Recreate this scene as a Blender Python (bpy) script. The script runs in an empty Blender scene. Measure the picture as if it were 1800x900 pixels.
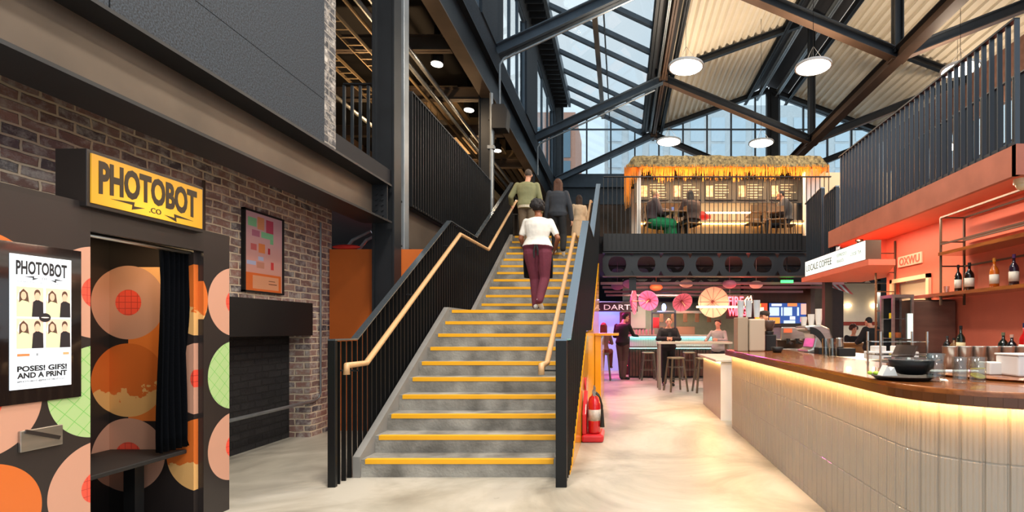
import bpy, bmesh, math, random
from math import sin, cos, pi, radians, sqrt
from mathutils import Vector, Matrix, noise as mnoise
random.seed(7)
SC = bpy.context.scene
COL = SC.collection

def lin(h):
    h = h.lstrip('#')
    r = []
    for i in (0, 2, 4):
        v = int(h[i:i+2], 16)/255
        r.append(v/12.92 if v <= 0.04045 else ((v+0.055)/1.055)**2.4)
    return (r[0], r[1], r[2], 1.0)

# ---------------------------------------------------------------- camera
F = 900.0; CX = 1092.0; CY = 578.0; CH = 1.427
cd = bpy.data.cameras.new('camera'); cam = bpy.data.objects.new('camera', cd); COL.objects.link(cam)
cam.location = (0, 0, CH); cam.rotation_euler = (pi/2, 0, 0)
cd.sensor_width = 36; cd.lens = 36*F/1800
cd.shift_x = (900-CX)/1800; cd.shift_y = (CY-450)/1800
cd.clip_start = 0.05; cd.clip_end = 300
SC.camera = cam
SC.view_settings.view_transform = 'Standard'; SC.view_settings.look = 'None'
SC.view_settings.gamma = 1; SC.view_settings.use_curve_mapping = False
SC.view_settings.exposure = 1.0

# ---------------------------------------------------------------- sky
w = bpy.data.worlds.new('sky'); SC.world = w; w.use_nodes = True
nt = w.node_tree; nt.nodes.clear()
wo = nt.nodes.new('ShaderNodeOutputWorld'); bg = nt.nodes.new('ShaderNodeBackground')
tc = nt.nodes.new('ShaderNodeTexCoord'); nz = nt.nodes.new('ShaderNodeTexNoise'); cr = nt.nodes.new('ShaderNodeValToRGB')
nz.inputs['Scale'].default_value = 2.2; nz.inputs['Detail'].default_value = 4
cr.color_ramp.elements[0].position = .35; cr.color_ramp.elements[0].color = lin('#bfd9ea')
cr.color_ramp.elements[1].position = .65; cr.color_ramp.elements[1].color = lin('#f0f4f6')
nt.links.new(tc.outputs['Generated'], nz.inputs['Vector']); nt.links.new(nz.outputs['Fac'], cr.inputs['Fac'])
nt.links.new(cr.outputs['Color'], bg.inputs['Color']); bg.inputs['Strength'].default_value = 0.68
nt.links.new(bg.outputs[0], wo.inputs[0])

def light(kind, loc, energy, color='#ffffff', size=.5, rot=(0, 0, 0), sy=None, shape=None, spread=None):
    l = bpy.data.lights.new(kind.lower()+'_light', kind); o = bpy.data.objects.new(l.name, l); COL.objects.link(o)
    o.location = loc; o.rotation_euler = rot; l.energy = energy; l.color = lin(color)[:3]
    if kind == 'AREA':
        l.size = size
        if sy: l.shape = 'RECTANGLE'; l.size_y = sy
        if shape: l.shape = shape
        if spread: l.spread = radians(spread)
    elif kind in ('POINT', 'SPOT'): l.shadow_soft_size = size
    return o

# room lamps and added fills with no visible fitting of their own in view: coves, downlights below the balconies, kitchens
WARM = '#ffcf9a'
light('AREA', (3.82, 7.0, 2.862), 22, '#ffe0c4', .03, sy=3.8)                # LED cove behind the coral fascia
light('AREA', (3.62, 8.9, 2.29), 14, WARM, .12)                              # canopy downlights
light('AREA', (3.62, 7.6, 2.29), 14, WARM, .12)
light('AREA', (1.0, 12.6, 2.57), 30, '#ffd8b8', 1.6, sy=.05)                 # lower hall strip lamps
light('AREA', (2.6, 13.8, 2.57), 22, '#ffd8b8', 1.6, sy=.05)
light('AREA', (1.2, 16.4, 2.6), 42, '#ffe9d0', 1.8, sy=.05)                  # kitchen strip lamp
light('AREA', (-.6, 14.6, 2.5), 65, '#ff4fb0', .05, sy=1.3)
light('AREA', (-.6, 17.2, 2.4), 14, '#8f7cff', .8, sy=.05)
light('AREA', (7.2, 15.5, 2.55), 60, '#fff0dc', 1.0, sy=.05)
light('POINT', (3.1, 12.3, 1.9), 10, '#ff3040', .03)
for _y in (9.0, 12.95, 15.9): light('AREA', (-3.85, _y if _y > 9 else 10.7, 6.94), 26, '#ffd9ac', .2)    # in the upstairs can lights
light('AREA', (-6.2, 8.5, 6.9), 30, '#ffcf9a', .2); light('AREA', (-6.2, 13.5, 6.9), 40, '#ffcf9a', .2); light('AREA', (-6.2, 18.5, 6.9), 40, '#ffcf9a', .2)
light('AREA', (-5.2, 11, 5.6), 28, '#ffcf9a', .25, rot=(pi, 0, 0)); light('AREA', (-5.2, 17, 5.6), 34, '#ffcf9a', .25, rot=(pi, 0, 0))   # added upward fill that brightens the upstairs trays
light('AREA', (-3.4, 3.4, 2.09), 2.2, '#ffd9a0', .2, sy=.3)                  # lamp inside the photo booth
light('AREA', (2.7, 13.12, 5.47), 20, '#ff8a30', 4.8, sy=.03, rot=(-pi/2, 0, 0))   # amber LED strings under the thatch
light('AREA', (2.7, 13.35, 5.5), 95, '#ffc890', 4.6, sy=.05)
light('AREA', (9.6, 14.5, 7.4), 60, '#ffe6cc', .7, shape='DISK')

# ---------------------------------------------------------------- materials
MATS = {}
def mat(name, color, rough=.6, metal=0, var=0, scale=6, bump=0, bscale=None, emit=None, es=1, color2=None, spec=.5, stretch=None, alpha=None, coat=0, detail=4, trans=0, ior=1.45):
    if name in MATS: return MATS[name]
    m = bpy.data.materials.new(name); m.use_nodes = True
    n = m.node_tree.nodes; L = m.node_tree.links; b = n['Principled BSDF']
    c = lin(color); b.inputs['Base Color'].default_value = c
    b.inputs['Roughness'].default_value = rough; b.inputs['Metallic'].default_value = metal
    b.inputs['Specular IOR Level'].default_value = spec
    if coat: b.inputs['Coat Weight'].default_value = coat
    if trans: b.inputs['Transmission Weight'].default_value = trans; b.inputs['IOR'].default_value = ior
    t = n.new('ShaderNodeTexCoord'); mp = n.new('ShaderNodeMapping'); L.new(t.outputs['Object'], mp.inputs['Vector'])
    if stretch: mp.inputs['Scale'].default_value = stretch
    z = n.new('ShaderNodeTexNoise'); z.inputs['Scale'].default_value = scale; z.inputs['Detail'].default_value = detail
    L.new(mp.outputs[0], z.inputs['Vector'])
    if var or color2:
        r = n.new('ShaderNodeValToRGB'); r.color_ramp.elements[0].position = .32; r.color_ramp.elements[1].position = .68
        c2 = lin(color2) if color2 else tuple(min(1, x*(1-var)) for x in c[:3])+(1,)
        r.color_ramp.elements[0].color = c2; r.color_ramp.elements[1].color = c
        L.new(z.outputs['Fac'], r.inputs['Fac']); L.new(r.outputs[0], b.inputs['Base Color'])
    if bump:
        bm_ = n.new('ShaderNodeBump'); bm_.inputs['Strength'].default_value = bump; bm_.inputs['Distance'].default_value = .02
        if bscale:
            z = n.new('ShaderNodeTexNoise'); z.inputs['Scale'].default_value = bscale; L.new(mp.outputs[0], z.inputs['Vector'])
        L.new(z.outputs['Fac'], bm_.inputs['Height']); L.new(bm_.outputs[0], b.inputs['Normal'])
    if emit:
        if es < 1.5: es *= .5
        b.inputs['Emission Color'].default_value = lin(emit); b.inputs['Emission Strength'].default_value = es
    if alpha is not None: b.inputs['Alpha'].default_value = alpha
    MATS[name] = m; return m

def glass(name, tint='#f4fafc', mixf=.95, rough=.02):
    """thin pane: mostly clear, with a real mirror sheen"""
    m = bpy.data.materials.new(name); m.use_nodes = True; n = m.node_tree.nodes; L = m.node_tree.links; n.clear()
    o = n.new('ShaderNodeOutputMaterial'); mx = n.new('ShaderNodeMixShader'); t = n.new('ShaderNodeBsdfTransparent'); g = n.new('ShaderNodeBsdfGlossy')
    t.inputs[0].default_value = lin(tint); g.inputs['Roughness'].default_value = rough
    lw = n.new('ShaderNodeLayerWeight'); lw.inputs['Blend'].default_value = .25
    mr = n.new('ShaderNodeMapRange'); mr.inputs['To Min'].default_value = 1-mixf; mr.inputs['To Max'].default_value = .3
    L.new(lw.outputs['Fresnel'], mr.inputs['Value']); L.new(mr.outputs[0], mx.inputs[0])
    L.new(t.outputs[0], mx.inputs[1]); L.new(g.outputs[0], mx.inputs[2]); L.new(mx.outputs[0], o.inputs[0])
    MATS[name] = m; return m

M_STEEL = mat('dark_steel', '#262a2f', .45, .35, var=.25, scale=3)
M_STEELB = mat('blue_grey_steel', '#4b5661', .45, .3, var=.25, scale=3)
M_RUST = mat('brown_steel', '#655a50', .42, .35, var=.35, scale=1.3, color2='#4c443d')
M_BROWN = mat('brown_flange', '#5b4536', .5, .2, var=.3, scale=2)
M_FIN = mat('black_fin', '#101113', .42, .3)
M_FINB = mat('slate_fin', '#3a424b', .38, .4)
M_BLACK = mat('matt_black', '#111113', .55)
M_DARKV = mat('dark_void', '#17161a', .8)
M_CAP = mat('rail_cap', '#8e9aa4', .22, .85)
M_CONC = mat('stair_concrete', '#a3a098', .7, var=.45, scale=3.5, color2='#66635d', bump=.3, bscale=40, detail=8)
M_YEL = mat('yellow_nosing', '#f7b41c', .5, var=.05)
M_WOODL = mat('pale_oak', '#d2a878', .4, var=.2, scale=30, stretch=(8, .6, 8))
M_CORAL = mat('coral_paint', '#de7157', .55, var=.06)
M_CORALP = mat('coral_board', '#b06a55', .6, var=.25, scale=3)
M_ORANGE = mat('orange_board', '#c8641f', .6, var=.12, scale=2)
M_CREAM = mat('cream_decking', '#d8cdb9', .6, var=.08, scale=1)
M_WHITE = mat('white_paint', '#e6e3de', .5, var=.04)
M_CHROME = mat('brushed_steel', '#b9b6b0', .28, .9, var=.2, scale=4, stretch=(1, 1, 8))
M_GALV = mat('galvanised', '#9aa0a4', .4, .7, var=.2, scale=9)
M_GLASS = glass('window_glass')
M_BLU = mat('blue_grey_panel', '#4a555f', .7, var=.2)
M_LAMP = mat('lamp_diffuser', '#ffffff', .5, emit='#fff4e2', es=9)
M_LAMPW = mat('warm_lamp', '#ffffff', .5, emit='#ffd9a0', es=7)
M_REDP = mat('red_plastic', '#d3202a', .35, coat=.3)

def brick_mat(name, cols, mortar, scale=1.0, dark=False):
    m = bpy.data.materials.new(name); m.use_nodes = True; n = m.node_tree.nodes; L = m.node_tree.links; b = n['Principled BSDF']
    t = n.new('ShaderNodeTexCoord'); sp = n.new('ShaderNodeSeparateXYZ'); cb = n.new('ShaderNodeCombineXYZ')
    L.new(t.outputs['Object'], sp.inputs[0])
    ad = n.new('ShaderNodeMath'); ad.operation = 'ADD'; L.new(sp.outputs['X'], ad.inputs[0]); L.new(sp.outputs['Y'], ad.inputs[1])
    L.new(ad.outputs[0], cb.inputs[0]); L.new(sp.outputs['Z'], cb.inputs[1])
    nd = n.new('ShaderNodeTexNoise'); nd.inputs['Scale'].default_value = 6; nd.inputs['Detail'].default_value = 3
    L.new(cb.outputs[0], nd.inputs['Vector'])
    vm = n.new('ShaderNodeVectorMath'); vm.operation = 'MULTIPLY_ADD'; L.new(nd.outputs['Color'], vm.inputs[0])
    vm.inputs[1].default_value = (.045, .03, 0); L.new(cb.outputs[0], vm.inputs[2])
    br = n.new('ShaderNodeTexBrick'); L.new(vm.outputs[0], br.inputs['Vector'])
    br.inputs['Scale'].default_value = 1; br.inputs['Brick Width'].default_value = .235*scale; br.inputs['Row Height'].default_value = .083*scale
    br.inputs['Mortar Size'].default_value = .011; br.inputs['Mortar Smooth'].default_value = .35; br.inputs['Bias'].default_value = -.1
    br.inputs['Color1'].default_value = (1, 1, 1, 1); br.inputs['Color2'].default_value = (0, 0, 0, 1); br.inputs['Mortar'].default_value = (.5, .5, .5, 1)
    r = n.new('ShaderNodeValToRGB'); e = r.color_ramp.elements
    e[0].position = 0; e[0].color = lin(cols[0]); e[1].position = 1; e[1].color = lin(cols[-1])
    for i, c in enumerate(cols[1:-1]):
        x = e.new((i+1)/(len(cols)-1)); x.color = lin(c)
    L.new(br.outputs['Color'], r.inputs['Fac'])
    # pale lime patches and soot that sit on single bricks
    n2 = n.new('ShaderNodeTexNoise'); n2.inputs['Scale'].default_value = 9; n2.inputs['Detail'].default_value = 8; n2.inputs['Roughness'].default_value = .7
    L.new(cb.outputs[0], n2.inputs['Vector'])
    r2 = n.new('ShaderNodeValToRGB'); r2.color_ramp.elements[0].position = .46; r2.color_ramp.elements[1].position = .64
    r2.color_ramp.elements[0].color = (0, 0, 0, 1); r2.color_ramp.elements[1].color = (.75, .75, .75, 1)
    L.new(n2.outputs['Fac'], r2.inputs['Fac'])
    m1 = n.new('ShaderNodeMix'); m1.data_type = 'RGBA'; L.new(r2.outputs[0], m1.inputs[0]); L.new(r.outputs[0], m1.inputs[6])
    m1.inputs[7].default_value = lin('#2a2828' if dark else '#d2ccc4')
    m2 = n.new('ShaderNodeMix'); m2.data_type = 'RGBA'; L.new(br.outputs['Fac'], m2.inputs[0]); L.new(m1.outputs[2], m2.inputs[6])
    m2.inputs[7].default_value = lin(mortar)
    L.new(m2.outputs[2], b.inputs['Base Color']); b.inputs['Roughness'].default_value = .75
    iv = n.new('ShaderNodeMath'); iv.operation = 'MULTIPLY_ADD'; L.new(br.outputs['Fac'], iv.inputs[0]); iv.inputs[1].default_value = -1.2; L.new(n2.outputs['Fac'], iv.inputs[2])
    bp = n.new('ShaderNodeBump'); bp.inputs['Strength'].default_value = .9; bp.inputs['Distance'].default_value = .02
    L.new(iv.outputs[0], bp.inputs['Height']); L.new(bp.outputs[0], b.inputs['Normal'])
    MATS[name] = m; return m
M_BRICK = brick_mat('old_brick', ['#48444b', '#85675f', '#a67c70', '#766468', '#b08a7c', '#504c55', '#9c776c'], '#e6d2b8')
M_BRICKK = brick_mat('black_painted_brick', ['#141315', '#1d1c1f', '#232123'], '#171618', dark=True)
M_BRICKG = brick_mat('grey_brick', ['#3d3f44', '#4a4a4e', '#33363b'], '#8b8680')

# ---------------------------------------------------------------- mesh helper
class MB:
    def __init__(s, o=(0, 0, 0)): s.v = []; s.f = []; s.mi = []; s.o = Vector(o); s.k = 0; s.sm = False
    def add(s, vs, fs):
        n = len(s.v); s.v += [tuple(Vector(p)-s.o) for p in vs]; s.f += [tuple(i+n for i in f) for f in fs]; s.mi += [s.k]*len(fs); return s
    def box(s, x0, x1, y0, y1, z0, z1):
        return s.add([(x0, y0, z0), (x1, y0, z0), (x1, y1, z0), (x0, y1, z0), (x0, y0, z1), (x1, y0, z1), (x1, y1, z1), (x0, y1, z1)],
                     [(0, 3, 2, 1), (4, 5, 6, 7), (0, 1, 5, 4), (1, 2, 6, 5), (2, 3, 7, 6), (3, 0, 4, 7)])
    def bar(s, p0, p1, wd, ht, up=(0, 0, 1), ds=0, du=0):
        p0 = Vector(p0); p1 = Vector(p1); d = (p1-p0).normalized(); u = Vector(up)
        sd = d.cross(u)
        if sd.length < 1e-4: sd = d.cross(Vector((0, 1, 0)))
        sd.normalize(); u = sd.cross(d).normalized()
        vs = []
        for p in (p0, p1):
            for a, b in ((-1, -1), (1, -1), (1, 1), (-1, 1)):
                vs.append(p+sd*(ds+a*wd/2)+u*(du+b*ht/2))
        return s.add(vs, [(0, 1, 2, 3), (7, 6, 5, 4), (0, 4, 5, 1), (1, 5, 6, 2), (2, 6, 7, 3), (3, 7, 4, 0)])
    def ibeam(s, p0, p1, wd=.2, ht=.3, t=.02, up=(0, 0, 1)):
        s.bar(p0, p1, t, ht, up); s.bar(p0, p1, wd, t, up, du=ht/2-t/2); s.bar(p0, p1, wd, t, up, du=-ht/2+t/2); return s
    def prism(s, pts, axis, a, b):
        """outline pts (2D) extruded along axis from a to b; axis x: pts=(y,z), y: (x,z), z: (x,y)"""
        def P(p, t): return {'x': (t, p[0], p[1]), 'y': (p[0], t, p[1]), 'z': (p[0], p[1], t)}[axis]
        n = len(pts); vs = [P(p, a) for p in pts]+[P(p, b) for p in pts]
        fs = [tuple(range(n)), tuple(range(2*n-1, n-1, -1))]+[(i, i+n, (i+1) % n+n, (i+1) % n) for i in range(n)]
        return s.add(vs, fs)
    def tube(s, pts, r, n=10, closed=False):
        pts = [Vector(p) for p in pts]; rr = r if isinstance(r, (list, tuple)) else [r]*len(pts)
        vs = []; fs = []; u = None
        for i, p in enumerate(pts):
            a = pts[max(i-1, 0)]; b = pts[min(i+1, len(pts)-1)]; d = (b-a).normalized()
            if u is None:
                u = d.cross(Vector((0, 0, 1)))
                if u.length < 1e-3: u = d.cross(Vector((0, 1, 0)))
            u = (u-d*u.dot(d)).normalized(); v = d.cross(u)
            for k in range(n):
                t = 2*pi*k/n; vs.append(p+(u*cos(t)+v*sin(t))*rr[i])
        for i in range(len(pts)-1):
            for k in range(n):
                a = i*n+k; b = i*n+(k+1) % n; fs.append((a, b, b+n, a+n))
        fs.append(tuple(range(n-1, -1, -1))); fs.append(tuple(range((len(pts)-1)*n, len(pts)*n)))
        return s.add(vs, fs)
    def lathe(s, prof, c=(0, 0, 0), n=24, M=None):
        """prof list of (r,z) around vertical axis through c"""
        vs = []; fs = []; c = Vector(c)
        for r, z in prof:
            for k in range(n):
                t = 2*pi*k/n; p = Vector((r*cos(t), r*sin(t), z))
                if M: p = M@p
                vs.append(c+p)
        for i in range(len(prof)-1):
            for k in range(n):
                a = i*n+k; b = i*n+(k+1) % n; fs.append((a, b, b+n, a+n))
        if prof[0][0] > 1e-4: fs.append(tuple(range(n-1, -1, -1)))
        if prof[-1][0] > 1e-4: fs.append(tuple(range((len(prof)-1)*n, len(prof)*n)))
        return s.add(vs, fs)
    def ball(s, c, r, n=16, m=10, M=None):
        r = r if isinstance(r, (list, tuple)) else (r, r, r); vs = []; fs = []; c = Vector(c)
        for i in range(m+1):
            a = pi*i/m
            for k in range(n):
                t = 2*pi*k/n; p = Vector((r[0]*sin(a)*cos(t), r[1]*sin(a)*sin(t), -r[2]*cos(a)))
                if M: p = M@p
                vs.append(c+p)
        for i in range(m):
            for k in range(n):
                a = i*n+k; b = i*n+(k+1) % n; fs.append((a, b, b+n, a+n))
        return s.add(vs, fs)
    def quad(s, a, b, c, d): return s.add([a, b, c, d], [(0, 1, 2, 3)])

WORLDK = set()   # things whose parts are written in room coordinates
def link(name, me, parent=None, loc=None):
    o = bpy.data.objects.new(name, me); COL.objects.link(o)
    if parent:
        o.parent = parent
        if parent.name in WORLDK: o.matrix_parent_inverse = parent.matrix_basis.inverted()
    if loc is not None: o.location = loc
    return o
def obj(name, mb, m, parent=None, loc=None, bevel=0, smooth=False):
    me = bpy.data.meshes.new(name); me.from_pydata(mb.v, [], mb.f)
    for x in (m if isinstance(m, (list, tuple)) else [m]): me.materials.append(x)
    if any(mb.mi): me.polygons.foreach_set('material_index', mb.mi)
    b = bmesh.new(); b.from_mesh(me); bmesh.ops.remove_doubles(b, verts=b.verts, dist=1e-6); bmesh.ops.recalc_face_normals(b, faces=b.faces); b.to_mesh(me); b.free()
    if smooth: me.shade_smooth()
    o = link(name, me, parent, loc)
    if bevel:
        md = o.modifiers.new('bevel', 'BEVEL'); md.width = bevel; md.segments = 2; md.limit_method = 'ANGLE'
    if smooth == 'angle':
        for p in me.polygons: p.use_smooth = True
        md = o.modifiers.new('w', 'WEIGHTED_NORMAL')
    return o
def tag(o, label=None, cat=None, group=None, kind=None):
    if label: o['label'] = label
    if cat: o['category'] = cat
    if group: o['group'] = group
    if kind: o['kind'] = kind
    return o
def thing(name, label, cat, loc=(0, 0, 0), rz=0, group=None, world=False):
    o = bpy.data.objects.new(name, None); COL.objects.link(o); o.location = loc; o.rotation_euler = (0, 0, rz); o.empty_display_size = .1
    if world: WORLDK.add(o.name)
    return tag(o, label, cat, group)
def solo(name, mb, m, label, cat, group=None, loc=None, **k): return tag(obj(name, mb, m, None, loc, **k), label, cat, group)
def struct(name, mb, m, **k): return tag(obj(name, mb, m, **k), kind='structure')
def dup(root, loc, rz=None, label=None, group=None):
    r = root.copy(); COL.objects.link(r); r.location = loc
    if rz is not None: r.rotation_euler = (0, 0, rz)
    if label: r['label'] = label
    if group: r['group'] = group
    for ch in list(root.children):
        c = ch.copy(); COL.objects.link(c); c.parent = r
        for g in ch.children:
            d = g.copy(); COL.objects.link(d); d.parent = c
    return r
BLANK = bpy.data.materials.new('blank')
def text(name, body, m, origin, right, up, width, height, depth=.004, parent=None, bold=0, arch=0, shear=0):
    cu = bpy.data.curves.new(name, 'FONT'); cu.body = body; cu.extrude = .02; cu.offset = bold; cu.resolution_u = 3; cu.shear = shear
    t = bpy.data.objects.new(name, cu); COL.objects.link(t)
    dg = bpy.context.evaluated_depsgraph_get(); me = bpy.data.meshes.new_from_object(t.evaluated_get(dg))
    bpy.data.objects.remove(t); bpy.data.curves.remove(cu)
    xs = [v.co.x for v in me.vertices]; ys = [v.co.y for v in me.vertices]; zs = [v.co.z for v in me.vertices]
    R = Vector(right).normalized(); U = Vector(up).normalized(); N = R.cross(U); O = Vector(origin)
    x0, x1, y0, y1, z0, z1 = min(xs), max(xs), min(ys), max(ys), min(zs), max(zs)
    for v in me.vertices:
        a = (v.co.x-x0)/(x1-x0); b = (v.co.y-y0)/max(y1-y0, 1e-6); c = (v.co.z-z0)/max(z1-z0, 1e-6)
        if arch: b = b - arch*(2*a-1)**2*(1-b) + (arch*.35*(1-(2*a-1)**2)*b*.3)
        v.co = O+R*(a*width)+U*(b*height)+N*(c*depth)
    me.materials.clear(); me.materials.append(m)
    return link(name, me, parent)

# ================================================================ STRUCTURE
UF = 3.57      # upper floor level
# floor ---------------------------------------------------------
def floor_mat():
    m = bpy.data.materials.new('polished_concrete'); m.use_nodes = True; n = m.node_tree.nodes; L = m.node_tree.links; b = n['Principled BSDF']
    t = n.new('ShaderNodeTexCoord'); a = n.new('ShaderNodeTexNoise'); a.inputs['Scale'].default_value = .7; a.inputs['Detail'].default_value = 9; a.inputs['Roughness'].default_value = .62; a.inputs['Distortion'].default_value = .8
    L.new(t.outputs['Object'], a.inputs['Vector'])
    r = n.new('ShaderNodeValToRGB'); e = r.color_ramp.elements; e[0].position = .36; e[0].color = lin('#8a8478'); e[1].position = .6; e[1].color = lin('#beb8ab')
    x = e.new(.5); x.color = lin('#aca698')
    L.new(a.outputs['Fac'], r.inputs['Fac'])
    s = n.new('ShaderNodeTexNoise'); s.inputs['Scale'].default_value = 11; s.inputs['Detail'].default_value = 3; L.new(t.outputs['Object'], s.inputs['Vector'])
    r2 = n.new('ShaderNodeValToRGB'); r2.color_ramp.elements[0].position = .24; r2.color_ramp.elements[1].position = .3
    r2.color_ramp.elements[0].color = (.55, .52, .48, 1); r2.color_ramp.elements[1].color = (1, 1, 1, 1)
    L.new(s.outputs['Fac'], r2.inputs['Fac'])
    mx = n.new('ShaderNodeMix'); mx.data_type = 'RGBA'; mx.blend_type = 'MULTIPLY'; mx.inputs[0].default_value = .5
    L.new(r.outputs[0], mx.inputs[6]); L.new(r2.outputs[0], mx.inputs[7]); L.new(mx.outputs[2], b.inputs['Base Color'])
    rr = n.new('ShaderNodeMapRange'); rr.inputs['To Min'].default_value = .28; rr.inputs['To Max'].default_value = .55
    L.new(a.outputs['Fac'], rr.inputs['Value']); L.new(rr.outputs[0], b.inputs['Roughness'])
    return m
struct('floor', MB().box(-9, 13, -6, 24.4, -.2, 0), floor_mat())
# left brick wall with recess and pier
b = MB().box(-4.6, -4.1, -1, 7.25, 1.76, 3.3); b.box(-4.6, -4.1, 6.74, 7.25, 0, 1.76)
struct('wall_left', b, M_BRICK)
b = MB().box(-4.62, -4.37, -1, 6.74, 0, 1.34)
struct('wall_left_recess', b, M_BRICKK)
struct('trim_1', MB().box(-4.59, -4.07, -1, 6.76, 1.34, 1.765), M_BLACK, bevel=.006)
# slab of the upper floor on the left, balcony slab at the back, coral balcony slab
struct('ceiling_left', MB().box(-9, -3.12, -1, 24, 3.36, UF), M_DARKV)
struct('ceiling_back', MB().box(-.4, 12.4, 11.66, 24, 3.17, UF-.02).box(-3.12, -.4, 11.9, 24, 3.17, UF), M_DARKV)
# speckled upper panel wall + brick end
M_SPECK = mat('speckled_panel', '#323d49', .8, scale=80, color2='#0b0e12', detail=2)
b = MB()
for y0, y1 in ((-1, 1.2), (1.206, 3.1), (3.106, 5.35)):
    for z0, z1 in ((3.36, 3.815), (3.821, 6.2), (6.206, 9)): b.box(-3.2, -3.1, y0, y1-.004, z0, z1)
struct('wall_left_upper', b, M_SPECK)
struct('wall_left_brick_end', MB().box(-3.5, -3.1, 5.35, 5.56, 3.36, 9).box(-8, -3.5, 5.36, 5.56, 3.57, 9), M_BRICKG)
# upstairs room on the left
M_CEILD = mat('upstairs_ceiling', '#0d0c0c', .8)
struct('ceiling_upstairs', MB().box(-9, -3.3, 5.56, 24, 7.75, 7.9), M_CEILD)
struct('wall_upstairs', MB().box(-9.1, -8.9, 5.5, 24, UF, 7.8), mat('upstairs_wall', '#6a5442', .8, var=.4, scale=1.5, color2='#2c2521'))
struct('wall_upstairs_back', MB().box(-9, -3.2, 24, 24.2, UF, 8), mat('upstairs_back', '#4a3a30', .8, var=.4, scale=1.2, color2='#1d1917'))
# dark walls under the left floor
struct('wall_under_left', MB().box(-9, -3.0, 11.6, 11.75, 0, 3.36), M_DARKV)
# fascia + clerestory wall on the left above the columns
b = MB().box(-3.22, -3.08, 6.9, 24.2, 7.8, 8.36).box(-3.22, -3.08, 6.9, 24.2, 11.35, 12.1)
for y0, y1 in ((6.9, 7.6), (11.2, 13.2), (16.5, 18.6), (23.3, 24.2)): b.box(-3.26, -3.04, y0, y1, 8.36, 11.35)
struct('wall_left_clerestory', b, M_SPECK)
# each clerestory window
k = 1
for y0, y1 in ((7.6, 11.2), (13.2, 16.5), (18.6, 23.3)):
    fr = MB(); fr.box(-3.18, -3.1, y0, y1, 8.36, 8.44).box(-3.18, -3.1, y0, y1, 11.27, 11.35)
    nn = 3
    for i in range(nn+1):
        y = y0+(y1-y0)*i/nn; fr.box(-3.18, -3.1, max(y0, y-.04), min(y1, y+.04), 8.36, 11.35)
    o = struct(f'window_{k}', fr, M_STEELB); obj('pane', MB().box(-3.15, -3.14, y0, y1, 8.4, 11.3), M_GLASS, o); k += 1
# gable wall at the back
struct('wall_back_upper', MB().box(-3.1, 12.6, 24.15, 24.4, 7.3, 8.6).box(-3.1, -2.75, 24, 24.4, 7.3, 12.1), M_BLU)
struct('trim_2', MB().box(-3.1, 12.6, 23.95, 24.14, 8.05, 8.62), M_STEELB, bevel=.01)
struct('wall_back_middle', MB().box(-3.1, 12.6, 24.2, 24.4, UF, 7.3), mat('back_wall_brown', '#5f4c40', .8, var=.4, scale=1.1, color2='#33291f'))
def roofz(x):   # underside of the roof over X
    if x <= 1.15: return 12.2+(x+2.4)*(10.55-12.2)/3.55
    if x <= 6.8: return 10.55+(x-1.15)*(12.6-10.55)/5.65
    return 12.6-(x-6.8)*(12.6-10.5)/5.6
fr = MB(); x = -2.75
while x < 12.3:
    z1 = roofz(max(x, -2.4))
    fr.box(x-.035, x+.035, 24.0, 24.12, 8.6, z1); x += 1.13
for xa, xb in ((-2.75, 1.15), (1.15, 6.8), (6.8, 12.4)):
    fr.bar((xa, 24.05, roofz(xa)-.05), (xb, 24.05, roofz(xb)-.05), .14, .14)
fr.box(-2.75, 12.4, 24.02, 24.1, 10.76, 10.82).box(-2.75, 12.4, 24.02, 24.1, 8.6, 8.7)
o = struct('window_4', fr, M_STEELB)
pa = MB().prism([(-2.75, 8.6), (12.4, 8.6), (12.4, roofz(12.4)), (6.8, 12.6), (1.15, 10.55), (-2.4, 12.2), (-2.75, 12.2)], 'y', 24.06, 24.07)
obj('pane', pa, M_GLASS, o)
# right side upper wall
struct('wall_right_upper', MB().box(12.4, 12.6, 5, 24.2, 8.8, 10.6).box(12.4, 12.6, 5, 24.2, UF, 6.2), mat('right_upper_wall', '#7d5a4c', .8, var=.3))
fr = MB()
for i in range(17): fr.box(12.42, 12.52, 5+i*1.2-.04, 5+i*1.2+.04, 6.2, 8.8)
fr.box(12.42, 12.52, 5, 24.2, 7.4, 7.46)
o = struct('window_5', fr, M_STEELB); obj('pane', MB().box(12.46, 12.47, 5, 24.2, 6.2, 8.8), M_GLASS, o)
# roof: corrugated decking, two slopes
RY0, RY1 = 8.6, 24.2
def decking(xa, xb):
    mb = MB(); L = sqrt((xb-xa)**2+(roofz(xb)-roofz(xa))**2); n = int(L/.27); d = Vector((xb-xa, 0, roofz(xb)-roofz(xa))).normalized(); nn = Vector((-d.z, 0, d.x))
    pr = []
    for i in range(n):
        for t, h in ((0, 0), (.36, 0), (.5, .1), (.86, .1)): pr.append((i+t)/n*L*1.0+0j+h*1j)
    pts = [Vector((xa, 0, roofz(xa)))+d*p.real+nn*p.imag for p in pr]+[Vector((xb, 0, roofz(xb)))]
    vs = [(p.x, RY0, p.z) for p in pts]+[(p.x, RY1, p.z) for p in pts]; m = len(pts)
    mb.add(vs, [(i, i+1, i+1+m, i+m) for i in range(m-1)]); return mb
struct('ceiling_roof_west', decking(1.55, 5.9), M_CREAM)
struct('ceiling_roof_east', decking(7.7, 12.4), M_CREAM)
M_RIDGE = mat('ridge_lining', '#26262a', .7)
struct('ceiling_ridge', MB().prism([(5.85, roofz(5.85)+.1), (6.8, 12.95), (7.75, roofz(7.75)+.1), (7.75, roofz(7.75)+.25), (6.8, 13.1), (5.85, roofz(5.85)+.25)], 'y', RY0, RY1), M_RIDGE)
struct('ceiling_valley', MB().box(.95, 1.75, RY0, RY1, 10.72, 10.86), M_RIDGE)
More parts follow.
